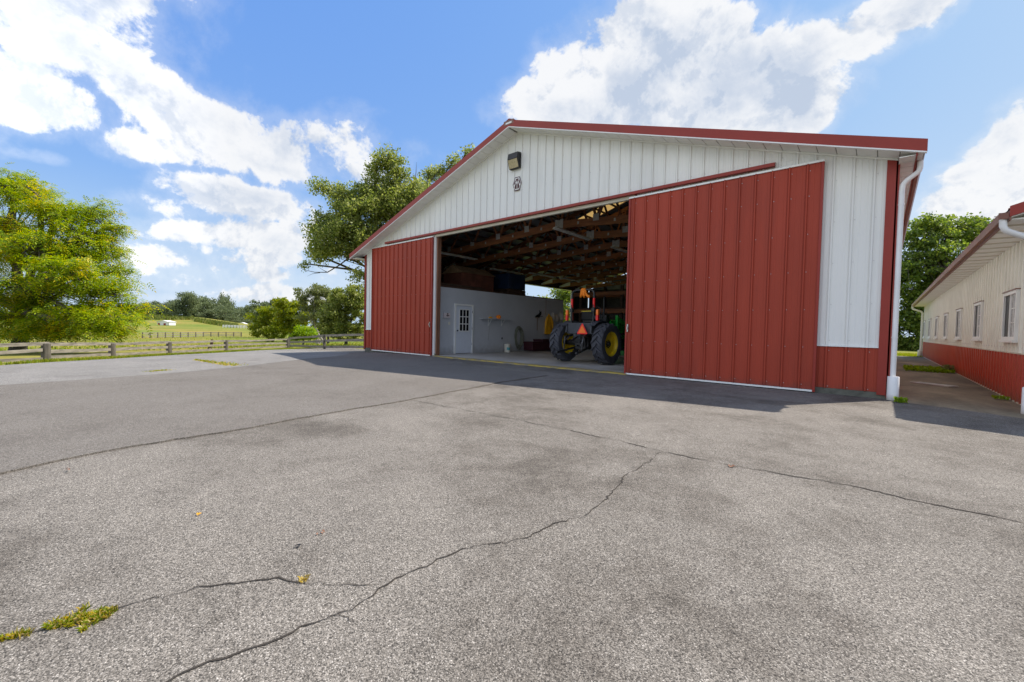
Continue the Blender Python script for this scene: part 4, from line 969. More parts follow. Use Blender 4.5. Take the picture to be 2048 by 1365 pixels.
# wall lamp and emblem
g = MB(); x, z = -8.96, 6.44
lamp = empty('wall_lamp', 'black box floodlight with beige lens high on the white gable', 'lamp', (x, YF-.02, z), 0)
g.prism([(-.2, 0, .02), (-.2, -.20, .02), (-.2, -.16, .22), (-.2, 0, .24)], (.4, 0, 0)); g.box(-.19, .19, -.02, 0, -.22, .02); g.prism([(-.2, 0, -.24), (-.2, -.10, -.24), (-.2, -.19, .0), (-.2, -.185, .02), (-.2, 0, .02)], (.012, 0, 0)); g.prism([(.188, 0, -.24), (.188, -.10, -.24), (.188, -.19, .0), (.188, -.185, .02), (.188, 0, .02)], (.012, 0, 0)); g.box(-.2, .2, -.10, 0, -.25, -.235)
g.build('housing', m_black, lamp, bevel=.006)
g = MB(); g.prism([(-.186, -.021, -.234), (-.186, -.10, -.232), (-.186, -.185, 0), (-.186, -.18, .018), (-.186, -.021, .018)], (.372, 0, 0)); g.build('lens', m_beige, lamp)
em = empty('hexagon_emblem', 'white hexagon emblem with dark red letter M on the gable', 'emblem', (-8.885, YF-.031, 5.72)); em.scale = (.9, 1, .9)
def hexa(rx, rz): return [(-rx, 0), (-rx*.5, rz), (rx*.5, rz), (rx, 0), (rx*.5, -rz), (-rx*.5, -rz)]
for r1, r2, y, mm, nm in ((.205, .24, 0, m_darkred, 'border'), (.178, .208, -.004, m_whitetrim, 'field')):
    g = MB(); g.prism([(x, y, z) for x, z in hexa(r1, r2)], (0, -.0035, 0)); g.build(nm, mm, em)
for k_, pts in enumerate(([(-.075, .190), (.075, .190), (0, .035)], [(-.098, .165), (-.172, .01), (-.145, -.045), (-.062, .10)], [(.098, .165), (.172, .01), (.145, -.045), (.062, .10)], [(-.052, .06), (-.014, -.02), (-.014, -.190), (-.085, -.190), (-.125, -.105)], [(.052, .06), (.014, -.02), (.014, -.190), (.085, -.190), (.125, -.105)])):
    g = MB(); g.prism([(x*.93, -.008, z*.93) for x, z in pts], (0, -.0035, 0)); g.build('letter_gap', m_darkred, em)


# ------------------------------------------------------------------ room partition in the barn and what hangs on it
XP = -13.2
part = empty('partition_room', 'grey painted block room along the left inside of the barn', 'partition', (XP, YF+.4, .05))
def pp(mb, name, mats, parent=part, org=(XP, YF+.4, .05), **kw):
    mb.v = [(x-org[0], y-org[1], z-org[2]) for x, y, z in mb.v]; return mb.build(name, mats, parent, **kw)
g = MB(); g.box(XP-.15, XP, YF+.2, 19.5, .05, 2.72); pp(g, 'wall', m_grey)
g = MB(); g.box(XP-4.6, XP-.151, 19.35, 19.5, .05, 2.72); pp(g, 'end_wall', m_grey)
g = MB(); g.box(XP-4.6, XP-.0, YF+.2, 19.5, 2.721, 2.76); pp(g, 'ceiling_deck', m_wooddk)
dy0, dy1 = 11.62, 12.66
dr = MB(); dr.box(XP+.012, XP+.04, dy0+.07, dy1-.07, .07, 2.02); dro = pp(dr, 'door', m_door)
def sub(mb, name, mm, parent, **kw): o_ = pp(mb, name, mm, None, **kw); o_.parent = parent; return o_
g = MB(); g.box(XP, XP+.06, dy0, dy0+.07, .05, 2.1); g.box(XP, XP+.06, dy1-.07, dy1, .05, 2.1); g.box(XP, XP+.061, dy0+.07, dy1-.07, 2.03, 2.1); sub(g, 'frame', m_whitetrim, dro)
g = MB(); g.box(XP+.041, XP+.046, dy0+.27, dy1-.27, 1.0, 1.86); sub(g, 'pane', m_glassdk, dro)
g = MB(); ya, yb = dy0+.25, dy1-.25
for k in range(4): yy = ya+(yb-ya)*k/3; g.box(XP+.047, XP+.062, yy-.016, yy+.016, .98, 1.88)
for k in range(4): zz = .98+.9*k/3; g.box(XP+.0475, XP+.0615, ya-.015, yb+.015, zz-.016, zz+.016)
sub(g, 'muntins', m_whitetrim, dro)
g = MB(); g.tube([(XP+.04, dy0+.14, 1.0), (XP+.09, dy0+.14, 1.0)], .012, 8); g.lathe([(0, .055), (.03, .06), (.034, .08), (.02, .1), (0, .102)], 'x', (XP, dy0+.14, 1.0), 14); sub(g, 'door_knob', m_black, dro)
for z in (.4, 1.05, 1.75):
    g = MB(); g.box(XP+.055, XP+.066, dy1-.085, dy1-.065, z, z+.09); sub(g, 'hinge', m_chrome, dro)
bx = MB(); bx.box(0, .09, -.16, .16, -.10, .10); b_ = empty('control_box', 'small pale wall box with dark letters left of the white door', 'box', (XP+.001, 11.18, 1.60)); bx.build('case', m_paper, b_, bevel=.008)
def text(s, size, loc, rot, mm, parent, name='lettering', ext=.001):
    cu = bpy.data.curves.new(name, 'FONT'); cu.body = s; cu.size = size; cu.extrude = ext; cu.align_x = 'CENTER'; cu.align_y = 'CENTER'
    tmp = bpy.data.objects.new('tmp', cu); C.objects.link(tmp)
    dg = bpy.context.evaluated_depsgraph_get(); me_ = bpy.data.meshes.new_from_object(tmp.evaluated_get(dg))
    bpy.data.objects.remove(tmp); me_.materials.clear(); me_.materials.append(mm)
    o_ = bpy.data.objects.new(name, me_); C.objects.link(o_); o_.parent = parent; o_.location = loc; o_.rotation_euler = rot; return o_
g = MB(); g.box(.0905, .093, -.02, .05, .045, .085)
g.box(.0905, .093, -.045, .09, -.02, .0); g.box(.0905, .093, 0, .02, -.05, .05); g.box(.0905, .093, .03, .05, -.03, .03); g.box(.0905, .093, -.04, -.02, -.03, .02); g.box(.0905, .0932, .075, .10, -.03, .02)
g.build('printed_marks', m_darkred, b_)
g = MB(); g.box(0, .02, -.05, .05, -.06, .06); o_ = g.build('switch_plate', m_bucket, part, bevel=.004); o_.location = (.001, 11.36-YF-.4, 1.24)
g = MB(); g.box(0, .02, -.03, .03, -.045, .045); o_ = g.build('outlet_cover', m_black, part, bevel=.004); o_.location = (.001, 14.55-YF-.4, .62)
# shelf
sh = empty('wall_shelf', 'thin wall shelf on two white brackets right of the door', 'shelf', (XP, 14.0, 1.53))
g = MB(); g.box(.003, .24, -.95, .98, 0, .022); g.build('board', m_grey, sh)
for yy in (-.38, .48):
    g = MB(); g.bar((.012, yy, -.02), (.012, yy, -.30), .03, .012, (1, 0, 0)); g.bar((.005, yy, -.012), (.23, yy, -.012), .03, .016); g.bar((.015, yy, -.28), (.21, yy, -.02), .022, .012); g.build('bracket', m_whitetrim, sh)
g = MB(); g.tube([(.10, -.38, -.30), (.06, -.385, -.6), (.03, -.38, -.95)], .004, 5); g.build('hanging_cord', m_hose, sh)
pk = MB(); pk.tube([(0, -.02, 0), (.01, .01, .05), (0, .03, .10), (0, 0, .15), (0, 0, .165)], [.06, .11, .12, .08, .02], 14)
o_ = pk.build('orange_ball', m_orange, None, smooth=True); o_.location = (XP+.13, 14.12, 1.556); tag(o_, 'round orange bundle sitting on the thin wall shelf', 'ball')
g = MB(); g.tube([(0, -.12, 0), (.02, -.04, .03), (0, .05, .03), (.01, .14, .0)], [.01, .04, .035, .01], 10); o_ = g.build('orange_glove', m_coat, None, smooth=True); o_.location = (XP+.14, 13.62, 1.575); tag(o_, 'yellow orange glove lying on the left part of the wall shelf', 'glove')
# coiled hose
g = MB()
for k in range(11):
    pts = []; ry, rz = .25+rng.normal(0, .03), .47+rng.normal(0, .04); cy, cz = rng.normal(0, .03), rng.normal(-.02, .03)
    for a in np.linspace(0, 2*math.pi, 29): pts.append((.03+.01*k+.02*rng.random(), cy+ry*math.sin(a)*(1+.15*math.cos(a)), cz+rz*math.cos(a)))
    g.tube(pts, .017, 6, False)
g.box(0, .1, -.02, .02, .36, .41)
o_ = g.build('coiled_hose', m_hose, None, smooth=True); o_.location = (XP, 15.65, .72); tag(o_, 'grey green garden hose coiled on the partition wall', 'hose')
# bucket
bk = empty('bucket', 'white plastic bucket with teal label standing below the wall outlet', 'bucket', (XP+.28, 14.62, .05))
g = MB(); g.lathe([(0, 0), (.125, 0), (.15, .34), (.158, .345), (.158, .37), (.145, .37), (.118, .02), (0, .02)], 'z', n=28); g.build('body', m_bucket, bk, smooth=True)
g = MB()
for k in range(10):
    a0 = -1.0+k*.13; a1 = a0+.13; r0, r1 = .1385, .1475
    g.quad((r0*math.cos(a0), r0*math.sin(a0), .10), (r0*math.cos(a1), r0*math.sin(a1), .10), (r1*math.cos(a1), r1*math.sin(a1), .22), (r1*math.cos(a0), r1*math.sin(a0), .22))
g.build('label_band', m_teal, bk)
g = MB(); g.tube([(0, .158*math.cos(a), .33+.158*math.sin(a)*-.6) for a in np.linspace(0, math.pi, 12)], .004, 6); g.build('handle', m_chrome, bk)
# maroon boxes
for nm, lab, y0, y1, h in (('maroon_bin', 'lower maroon storage bin nearer the hose', 16.05, 16.78, .46), ('maroon_bin', 'longer taller maroon storage bin behind the left tractor tyre', 16.82, 18.75, .58)):
    t = empty(nm, lab, 'storage bin', (XP+.35, (y0+y1)/2, .05)); l = (y1-y0)/2
    g = MB(); g.box(-.28, .28, -l, l, .04, h-.08); g.build('body', m_maroon, t, bevel=.015)
    g = MB(); g.box(-.30, .30, -l-.015, l+.015, h-.079, h); g.build('lid', m_maroon, t, bevel=.015)
    if h > .5:
        g = MB(); g.lathe([(0, 0), (.07, 0), (.07, .004), (0, .004)], 'x', (.281, -.05, .26), 20); g.build('badge', m_woodbr, t)
# tools, coat, straw hats
tb = MB(); tb.bar((.06, -.30, .0), (.06, .30, 0), .02, .02); tb.tube([(.06, -.24, 0), (.09, -.2, .04), (.10, -.05, .02), (.09, .1, .12), (.07, .16, .26)], [.02, .035, .05, .03, .012], 8); tb.tube([(.06, -.1, .02), (.09, .05, .2), (.08, -.02, .3)], [.02, .03, .01], 8)
o_ = tb.build('black_harness', m_black, None, smooth=True); o_.location = (XP, 17.25, 1.78); tag(o_, 'black leather strap tangle hung on the partition wall', 'harness')
t = empty('push_broom', 'brown handled broom hanging head up beside the black straps', 'broom', (XP+.05, 17.12, 1.68))
g = MB(); g.tube([(0, 0, 0), (0, .01, -.62)], .013, 8); g.build('handle', m_woodbr, t); g = MB(); g.box(-.03, .03, -.15, .15, .0, .05); g.cur = 1; g.box(-.025, .025, -.14, .14, .05, .10); g.build('head', [m_chrome, m_black], t)
t = empty('pull_rope', 'thin tan pull cord hanging down the partition above the raincoat', 'cord', (XP+.02, 17.85, 2.75)); g = MB(); g.tube([(0, 0, 0), (.01, .01, -.4), (0, 0, -.86)], .008, 6); g.build('cord', m_woodbr, t)
# raincoat: one hanging cloth
V = []; F = []; nu, nv = 28, 14
for j in range(nv+1):
    tt_ = j/nv; z = -tt_*1.02; wdt = .05+.27*min(1, tt_*2.2)**.7+.05*tt_
    for i in range(nu):
        a = 2*math.pi*i/nu; fold = 1+.22*math.sin(a*5+.6*tt_)*tt_+.06*math.sin(a*9)
        V.append((.10+.085*math.sin(a)*fold*(.4+.6*tt_), wdt*math.cos(a)*(.9+.1*fold), z+.015*math.sin(a*5)*tt_))
for j in range(nv):
    for i in range(nu): F.append((j*nu+i, j*nu+(i+1) % nu, (j+1)*nu+(i+1) % nu, (j+1)*nu+i))
g = MB(); g.v = V; g.f = F; g.m = [0]*len(F); g.tube([(.1, -.12, -.12), (.12, -.26, -.4), (.11, -.28, -.72)], [.06, .075, .06], 10); g.tube([(.1, .12, -.12), (.12, .26, -.4), (.11, .29, -.7)], [.06, .075, .06], 10)
g.tube([(.02, 0, .03), (.1, 0, 0), (.1, 0, -.08)], [.01, .03, .06], 8)
o_ = g.build('raincoat', m_coat, None, smooth=True, angle=80); o_.location = (XP, 18.05, 1.90); tag(o_, 'yellow orange raincoat hanging on the partition wall', 'coat')
for i, (yy, zz, s, lab) in enumerate(((18.45, 1.82, 1.0, 'pale glove bundle hung just right of the yellow raincoat'), (18.78, 1.76, .9, 'middle pale glove bundle, hung lowest right of the raincoat'), (19.2, 1.85, 1.15, 'largest pale cloth bundle at the partition end'))):
    g = MB(); g.tube([(.05, 0, .20*s), (.06, 0, .12*s), (.08, .01, -.02*s), (.07, .02, -.16*s), (.06, .02, -.22*s)], [.03*s, .10*s, .13*s, .10*s, .05*s], 12)
    for k in range(3): g.tube([(.08, -.06+.06*k, -.12*s), (.09, -.07+.07*k, -.26*s)], [.035*s, .02*s], 8)
    o_ = g.build('pale_gloves', m_straw, None, smooth=True, angle=80); o_.location = (XP, yy, zz); tag(o_, lab, 'gloves', 'pale bundles hung on the partition wall')
t = empty('shovel', 'long handled shovel hanging at the partition end behind the tractor', 'shovel', (XP+.06, 18.95, 1.5)); g = MB(); g.tube([(0, 0, 0), (0, 0, -1.1)], .014, 8); g.build('handle', m_woodbr, t); g = MB(); g.prism([(.0, -.11, -1.1), (0, .11, -1.1), (0, .10, -1.32), (0, 0, -1.42), (0, -.10, -1.32)], (.01, 0, 0)); g.build('blade', m_blacksteel, t)
# stored on the room's deck
t = empty('wooden_crate', 'brown peaked wooden box stored on top of the partition room', 'crate', (XP-1.15, 13.5, 2.76))
g = MB(); g.box(-.6, .6, -1.0, 1.0, 0, .75)
for z in (.24, .49): g.box(-.605, .605, -1.005, 1.005, z-.006, z+.006)
g.build('box', mat('crate_wood', (.15, .05, .03), .8, var=.25), t)
g = MB(); g.prism([(-.68, -1.06, .751), (0, -1.06, 1.12), (.68, -1.06, .751)], (0, 2.12, 0)); g.build('lid', mat('crate_lid', (.30, .19, .10), .8, var=.2), t)
t = empty('blue_container', 'dark blue plastic container stored beside the wooden box', 'container', (XP-.75, 15.85, 2.76))
g = MB(); g.box(-.5, .5, -.62, .62, .28, .95); g.build('tub', m_blue, t, bevel=.03)
g = MB(); g.box(-.05, .0, -.5, -.1, .9, 1.02); g.box(-.55, .55, -.66, .66, .951, .99); g.build('lid', m_blue, t, bevel=.01)
g = MB()
for k in range(6): g.box(-.55, .55, -.66+k*.22, -.55+k*.22, .10, .12)
for k in (-.5, 0, .42): g.box(k, k+.08, -.66, .66, 0, .098)
for k in range(6): g.box(-.55, .55, -.65+k*.22, -.56+k*.22, .24, .26)
for k in (-.5, 0, .42): g.box(k, k+.08, -.65, .65, .122, .238)
g.build('pallet', m_wooddk, t)
g = MB(); g.box(-.5, .5, -1.3, 1.3, 0, .05); g.box(-.45, .4, -1.2, 1.35, .055, .10); g.box(-.3, .45, -1.3, 1.1, .105, .14)
o_ = g.build('lumber_stack', m_wooddk, None); o_.location = (XP-.55, 12.2, 2.76); tag(o_, 'dark boards stacked flat on the edge of the partition room', 'lumber')
for yy, lab in ((16.05, 'thin black pole left of its pair in the side opening'), (16.55, 'thin black pole right of its pair in the side opening')):
    g = MB(); g.tube([(0, 0, 0), (0, 0, .62)], .022, 8); g.lathe([(.03, .6), (.03, .63), (0, .63)], 'z', n=10); o_ = g.build('black_pole', m_black, None); o_.location = (XP-.35, yy+.0, 2.76); tag(o_, lab, 'pole')
# a dark partition behind the stored things so the side wall reads closed
# ceiling lights
LT = [(-8.55, 13.2, 4.58, 'nearest fluorescent strip light under the barn trusses'), (-8.55, 17.3, 4.58, 'second fluorescent strip light from the doorway, beside the red door edge'), (-15.2, 23.2, 4.32, 'strip light over the side opening left of the roll bar'), (-12.8, 23.4, 4.05, 'thin strip light just right of the tractor roll bar top'), (-14.2, 12.6, 4.25, 'strip light nearest the white door jamb'), (-14.6, 16.4, 4.02, 'strip light above the wooden box'), (-14.9, 19.8, 4.22, 'strip light above the blue container')]
fl = empty('strip_light', LT[0][3], 'ceiling light', LT[0][:3], 0, 'fluorescent strip lights under the trusses')
g = MB(); g.prism([(-.11, -1.2, .0), (-.06, -1.2, .06), (.06, -1.2, .06), (.11, -1.2, .0), (.10, -1.2, -.005), (.05, -1.2, .045), (-.05, -1.2, .045), (-.10, -1.2, -.005)], (0, 2.4, 0)); g.build('reflector', m_ltube, fl)
for s in (-1, 1): g = MB(); g.tube([(s*.05, -1.17, .015), (s*.05, 1.17, .015)], .013, 8); g.build('lamp_tube', m_whitetrim, fl)
for s in (-1, 1): g = MB(); g.tube([(0, s*1.0, .06), (0, s*1.0, .40)], .004, 5); g.build('hanger', m_chrome, fl)
for x, y, z, lab in LT[1:]: dup(fl, (x, y, z), 0, lab)
# lumber rack behind the tractor
t = empty('lumber_rack', 'wooden storage rack loaded with boards behind the tractor', 'rack', (-8.8, 20, .05))
for x in (-3.6, -1.2, 1.2, 3.6): g = MB(); g.box(x-.07, x+.07, -.07, .07, 0, 3.4); g.build('post', m_wooddk, t)
for z in (1.0, 2.0, 2.9): g = MB(); g.box(-4, 4, -.115, -.072, z, z+.2); g.box(-4, 4, .9, .95, z, z+.2); g.build('beam', m_wood, t)
g = MB()
for k in range(7): g.box(-3.8+k*.1, 3.5-.2*(k % 3), -.1+k*.13, .02+k*.13, 2.21, 2.25+.02*(k % 3))
for k in range(6): g.box(-3.7+k*.2, 3.6, -.05+k*.14, .06+k*.14, 1.21, 1.30)
g.build('boards', m_wooddk, t)

# ------------------------------------------------------------------ tractor
TR = empty('tractor', 'green tractor with yellow rims and roll bar parked inside the open barn', 'tractor', (-7.43, 12.3, .05), R(-3))
def tyre_mesh(R0, W, rim, nl):
    g = MB(); h = W/2
    prof = [(rim, -h*.82), (rim+.03, -h*.95), (R0*.82, -h), (R0*.90, -h*.93), (R0*.925, -h*.7), (R0*.932, 0), (R0*.925, h*.7), (R0*.90, h*.93), (R0*.82, h), (rim+.03, h*.95), (rim, h*.82), (rim, -h*.82)]
    g.lathe(prof, 'x', n=56)
    for s in (-1, 1):
        for k in range(nl):
            a0 = 2*math.pi*(k+(.5 if s > 0 else 0))/nl; b = len(g.v)
            segs = 4
            for i in range(segs+1):
                tt_ = i/segs; x = s*(h*.98*tt_+(-.01)*(1-tt_)); a = a0+tt_*.30
                rb = R0*.92 if tt_ < .95 else R0*.84; rt = R0*(1.0-.02*tt_) if tt_ < .95 else R0*.93
                wa = .020/R0*(1.3+.5*tt_)
                for aa, rr in ((a-wa*1.4, rb), (a-wa, rt), (a+wa, rt), (a+wa*1.4, rb)): g.v.append((x, rr*math.cos(aa), rr*math.sin(aa)))
            for i in range(segs):
                for j in range(3): g.f.append((b+i*4+j, b+i*4+j+1, b+(i+1)*4+j+1, b+(i+1)*4+j)); g.m.append(0)
            for e in (0, segs): g.f.append(tuple(b+e*4+j for j in range(4))); g.m.append(0)
    return g
def wheel(x, y, r, W, rim, side, nl, name='rear_wheel'):
    w_ = MB(); h = W/2
    # rim dish: outer side = side
    w_.lathe([(rim+.012, -h*.86*1), (rim-.01, -h*.8), (rim-.035, -h*.5), (rim-.045, 0), (rim-.04, h*.5), (rim-.01, h*.8), (rim+.012, h*.86)], 'x', n=40)
    d = side*h*.12
    w_.lathe([(rim-.04, d+side*.02), (rim*.72, d+side*.045), (rim*.45, d+side*.02), (rim*.25, d), (0, d)], 'x', n=40)
    o_ = w_.build(name, m_yellow, TR, smooth=True, angle=35); o_.location = (x, y, r)
    ty = tyre_mesh(r, W, rim, nl).build('tyre', m_rubber, o_, smooth=True, angle=30)
    hb = MB(); hb.lathe([(0, d-side*.12), (.085, d-side*.12), (.085, d+side*.03), (.06, d+side*.09), (0, d+side*.09)], 'x', n=20)
    for k in range(8): a = k*math.pi/4; hb.lathe([(0, d+side*.045), (.014, d+side*.045), (.014, d+side*.01)], 'x', (0, .115*math.cos(a), .115*math.sin(a)), 8)
    hb.build('hub', m_blacksteel, o_, smooth=True)
    for k in range(4):
        a = k*math.pi/2+.6; q = MB(); q.box(d-.015, d+side*.055, rim*.86*math.cos(a)-.035, rim*.86*math.cos(a)+.035, rim*.86*math.sin(a)-.035, rim*.86*math.sin(a)+.035); q.build('rim_clamp', m_yellow, o_)
    return o_
for s in (-1, 1): wheel(s*.83, 0, .665, .40, .385, s, 18); wheel(s*.70, 2.12, .43, .26, .24, s, 18, 'front_wheel')
def tp(g, name, mm, parent=TR, **kw): return g.build(name, mm, parent, **kw)
g = MB(); g.box(-.20, .20, -.28, .75, .45, .98); g.box(-.16, .16, .75, 2.5, .5, .85); g.tube([(-.66, 0, .665), (.66, 0, .665)], .10, 14); g.tube([(-.6, 2.12, .43), (.6, 2.12, .43)], .07, 12); g.box(-.26, .26, -.20, .2, .50, .88); tp(g, 'transmission', m_blacksteel, bevel=.02)
# fenders: curved sheets over each tyre, and the platform back panel
for s in (-1, 1):
    g = MB(); pr = []
    for a in np.linspace(R(35), R(128), 12):
        rr = .74; pr.append((rr*math.cos(a), .665+rr*math.sin(a)))
    for (y0, z0), (y1, z1) in zip(pr, pr[1:]):
        xa, xb = s*.44, s*.66
        g.prism([(xa, y0, z0), (xb, y0, z0), (xb, y0*.965, .665+(z0-.665)*.965), (xa, y0*.965, .665+(z0-.665)*.965)], (0, y1-y0, z1-z0))
    g.prism([(s*.47, -.42, 1.0), (s*.47, .66, 1.0), (s*.47, .60, 1.36), (s*.47, -.38, 1.32)], (s*.03, 0, 0))
    tp(g, 'fender', m_greyblue, smooth=True, angle=60)
g = MB(); g.prism([(-.50, -.34, .96), (.50, -.34, .96), (.50, -.38, 1.32), (-.50, -.38, 1.32)], (0, .04, 0)); g.box(-.50, .50, -.34, .9, 1.28, 1.32); g.box(-.5, .5, .5, 1.3, .70, .74); tp(g, 'platform', m_greyblue, bevel=.01)
g = MB(); g.box(-.24, .24, .15, .62, 1.33, 1.46); g.prism([(-.23, .08, 1.42), (.23, .08, 1.42), (.20, .02, 1.72), (-.20, .02, 1.72)], (0, .09, 0)); se = tp(g, 'seat', m_black, bevel=.03)
g = MB(); g.box(-.20, .20, .015, .115, 1.70, 1.73); g.build('seat_piping', mat('seat_yellow', (.55, .42, .01), .5), se, bevel=.01)
# roll bar
g = MB(); px = (-.42, .44); pts = [(px[0], -.22, .95), (px[0], -.22, 1.35), (px[0]+.0, -.20, 2.18)]
arc = []
for a in np.linspace(math.pi, math.pi/2, 6): arc.append((px[0]+.16+.16*math.cos(a), -.20, 2.24+.16*math.sin(a)))
for a in np.linspace(math.pi/2, 0, 6): arc.append((px[1]-.16+.16*math.cos(a), -.20, 2.24+.16*math.sin(a)))
pts = pts+arc+[(px[1], -.20, 2.18), (px[1], -.22, 1.35), (px[1], -.22, .95)]
g.tube(pts, .036, 12); rb = tp(g, 'roll_bar', m_blacksteel, smooth=True)
for x in px:
    q = MB(); q.tube([(x, -.203, 1.82), (x, -.201, 2.12)], .040, 12); q.build('red_sleeve', m_redR, rb, smooth=True)
    q = MB(); q.box(x-.06, x+.06, -.27, -.15, 1.68, 1.80); q.box(x-.05, x+.05, -.27, -.17, 1.25, 1.36); q.build('hinge_bracket', m_blacksteel, rb, bevel=.01)
for x, s in ((px[0]-.16, -1), (px[1]+.17, 1)):
    q = MB(); q.box(x-.042, x+.042, -.28, -.20, 1.58, 1.75); lo = q.build('light_housing', m_orangeR, TR, bevel=.01)
    q = MB(); q.box(x-.042, x+.042, -.285, -.20, 1.40, 1.575); q.build('tail_light', m_redR, lo, bevel=.01)
    q = MB(); q.box(min(x, x-s*.12), max(x, x-s*.12), -.24, -.21, 1.50, 1.53); q.build('light_arm', m_blacksteel, lo)
# slow vehicle triangle
g = MB(); cx, cy, cz = .19, -.46, 1.02
def tri(r, cut, y):
    pts = []
    for k in range(3):
        a = math.pi/2+k*2*math.pi/3; c = Vector((r*math.cos(a), 0, r*math.sin(a)))
        for dlt in (-1, 1):
            a2 = a+dlt*2*math.pi/3; q = Vector((r*math.cos(a2), 0, r*math.sin(a2))); e = c.lerp(q, cut); pts.append((cx+e.x, y, cz+.06+e.z))
    return [pts[1], pts[0], pts[3], pts[2], pts[5], pts[4]][::1]
P0 = tri(.245, .09, cy); 
def order(P_): c = Vector((cx, 0, cz+.06)); return sorted(P_, key=lambda p: math.atan2(p[2]-c.z, p[0]-c.x))
g.prism(order(tri(.245, .08, cy)), (0, .006, 0)); sm = tp(g, 'warning_triangle', m_redR)
g = MB(); g.prism(order(tri(.165, .0, cy-.003))[::2] if False else order([(cx, cy-.004, cz+.06+.165), (cx-.143, cy-.004, cz+.06-.0825), (cx+.143, cy-.004, cz+.06-.0825)]), (0, .003, 0)); g.build('orange_centre', m_orangeR, sm)
g = MB(); g.box(cx-.02, cx+.02, cy+.006, -.36, cz-.02, cz+.18); g.build('bracket', m_blacksteel, sm)
# three point hitch
for s in (-1, 1):
    g = MB()
    g.bar((s*.24, -.15, .52), (s*.38, -.98, .36), .035, .07); g.bar((s*.30, -.10, .95), (s*.36, -.62, .86), .05, .06); g.tube([(s*.36, -.62, .86), (s*.35, -.70, .42)], .018, 8); g.tube([(s*.36, -.62, .86), (s*.352, -.66, .66)], .030, 8); g.lathe([(.02, -.03), (.045, -.03), (.045, .03), (.02, .03)], 'x', (s*.38, -.99, .36), 12)
    tp(g, 'lift_arm', m_blacksteel)
g = MB(); g.bar((0, -.30, .92), (.02, -.75, .78), .05, .05); g.tube([(0, -.4, .89), (.02, -.9, .72)], .016, 8); g.box(-.13, .13, -.38, -.27, .55, .95); g.box(-.09, .09, -.42, -.37, .62, .75); g.bar((0, -.2, .38), (0, -.85, .36), .07, .035); g.tube([(0, -.36, .58), (0, -.50, .58)], .022, 10); g.box(-.20, -.10, -.40, -.28, .78, .98); g.box(.16, .26, -.40, -.30, .70, .92); tp(g, 'drawbar_and_pto', m_blacksteel, bevel=.005)
g = MB()
for k in range(5): x = -.10+.05*k; g.tube([(x, -.40, .93), (x, -.46, .93)], .014, 8); g.tube([(x, -.45, .93), (x+.02, -.50, .80), (x, -.42, .65)], .008, 6)
g.tube([(.25, -.40, .95), (.33, -.60, .80), (.28, -.66, .60), (.24, -.60, .40)], .010, 6); g.tube([(-.3, -.5, .85), (-.33, -.66, .75)], .02, 8); g.tube([(.36, -.64, .80), (.355, -.67, .68)], .022, 8)
tp(g, 'hydraulic_fittings', mat('dull_steel', (.10, .10, .11), .35, metal=.5))
# hood, loader, exhaust
g = MB(); g.prism([(-.27, .98, .86), (.27, .98, .86), (.27, .98, 1.42), (.2, .98, 1.50), (-.2, .98, 1.50), (-.27, .98, 1.42)], (0, 1.72, -.10)); tp(g, 'hood', m_green, bevel=.03)
g = MB(); g.box(-.30, .30, .80, .98, .80, 1.62); g.tube([(0, .86, 1.62), (0, .70, 1.72)], .025, 8); g.lathe([(.155, -.012), (.175, 0), (.155, .012), (.14, 0), (.155, -.012)], 'y', (0, .66, 1.74), 24); tp(g, 'dash_and_steering_wheel', m_black)
g = MB(); g.tube([(.12, .92, 1.30), (.12, .92, 1.55), (.12, .92, 2.10), (.135, .90, 2.19), (.17, .88, 2.24)], [.045, .032, .032, .032, .032], 12); tp(g, 'exhaust_pipe', m_blacksteel, smooth=True)
for s in (-1, 1):
    g = MB(); g.box(s*.36, s*.45, 1.28, 1.40, .55, 1.62); g.bar((s*.405, 1.34, 1.50), (s*.405, 2.6, 1.10), .08, .15); g.bar((s*.405, 2.6, 1.10), (s*.405, 3.3, .45), .08, .14); g.bar((s*.36, 1.15, 1.42), (s*.36, .98, 1.36), .05, .12); ld = tp(g, 'loader_arm', m_green, bevel=.008)
    q = MB(); q.tube([(s*.48, 1.40, .95), (s*.48, 2.3, 1.05)], .035, 10); q.tube([(s*.48, 2.2, 1.04), (s*.48, 2.7, 1.08)], .018, 8); q.build('hydraulic_ram', m_blacksteel, ld)
g = MB(); g.prism([(-.95, 3.2, .12), (-.95, 3.2, .65), (-.95, 3.3, .65), (-.95, 3.75, .12), (-.95, 3.75, .08)], (1.9, 0, 0)); tp(g, 'loader_bucket', m_green)
# levers
for x, y, z in ((.36, .30, 1.60), (.40, .38, 1.66), (.44, .28, 1.52), (-.36, .4, 1.58)):
    g = MB(); g.tube([(x, y, 1.32), (x+.03, y-.04, z)], .010, 6); g.lathe([(0, -.03), (.02, -.02), (.022, .01), (0, .03)], 'z', (x+.03, y-.04, z), 8); tp(g, 'lever', m_black)
# orange cloth tied on the roll bar
g = MB(); g.tube([(-.10, 0, .02), (-.05, -.03, .055), (.03, .0, .045), (.06, -.02, .0), (-.02, -.05, -.02), (-.09, -.04, .0)], [.05, .075, .07, .06, .065, .05], 12)
g.tube([(-.02, -.05, 0), (-.07, -.06, -.10), (-.11, -.05, -.19)], [.06, .055, .025], 10); g.tube([(.02, -.05, 0), (.04, -.07, -.11), (.03, -.06, -.20)], [.05, .06, .03], 10); g.tube([(.05, -.04, -.02), (.12, -.05, -.12), (.20, -.05, -.17), (.23, -.05, -.21)], [.04, .04, .05, .02], 10)
o_ = g.build('orange_cloth', m_orange, None, smooth=True, angle=80)
o_.location = Vector((-7.43, 12.3, .05))+Matrix.Rotation(R(-3), 3, 'Z')@Vector((.06, -.20, 2.34)); tag(o_, 'bright orange cloth tied to the top of the tractor roll bar', 'cloth')

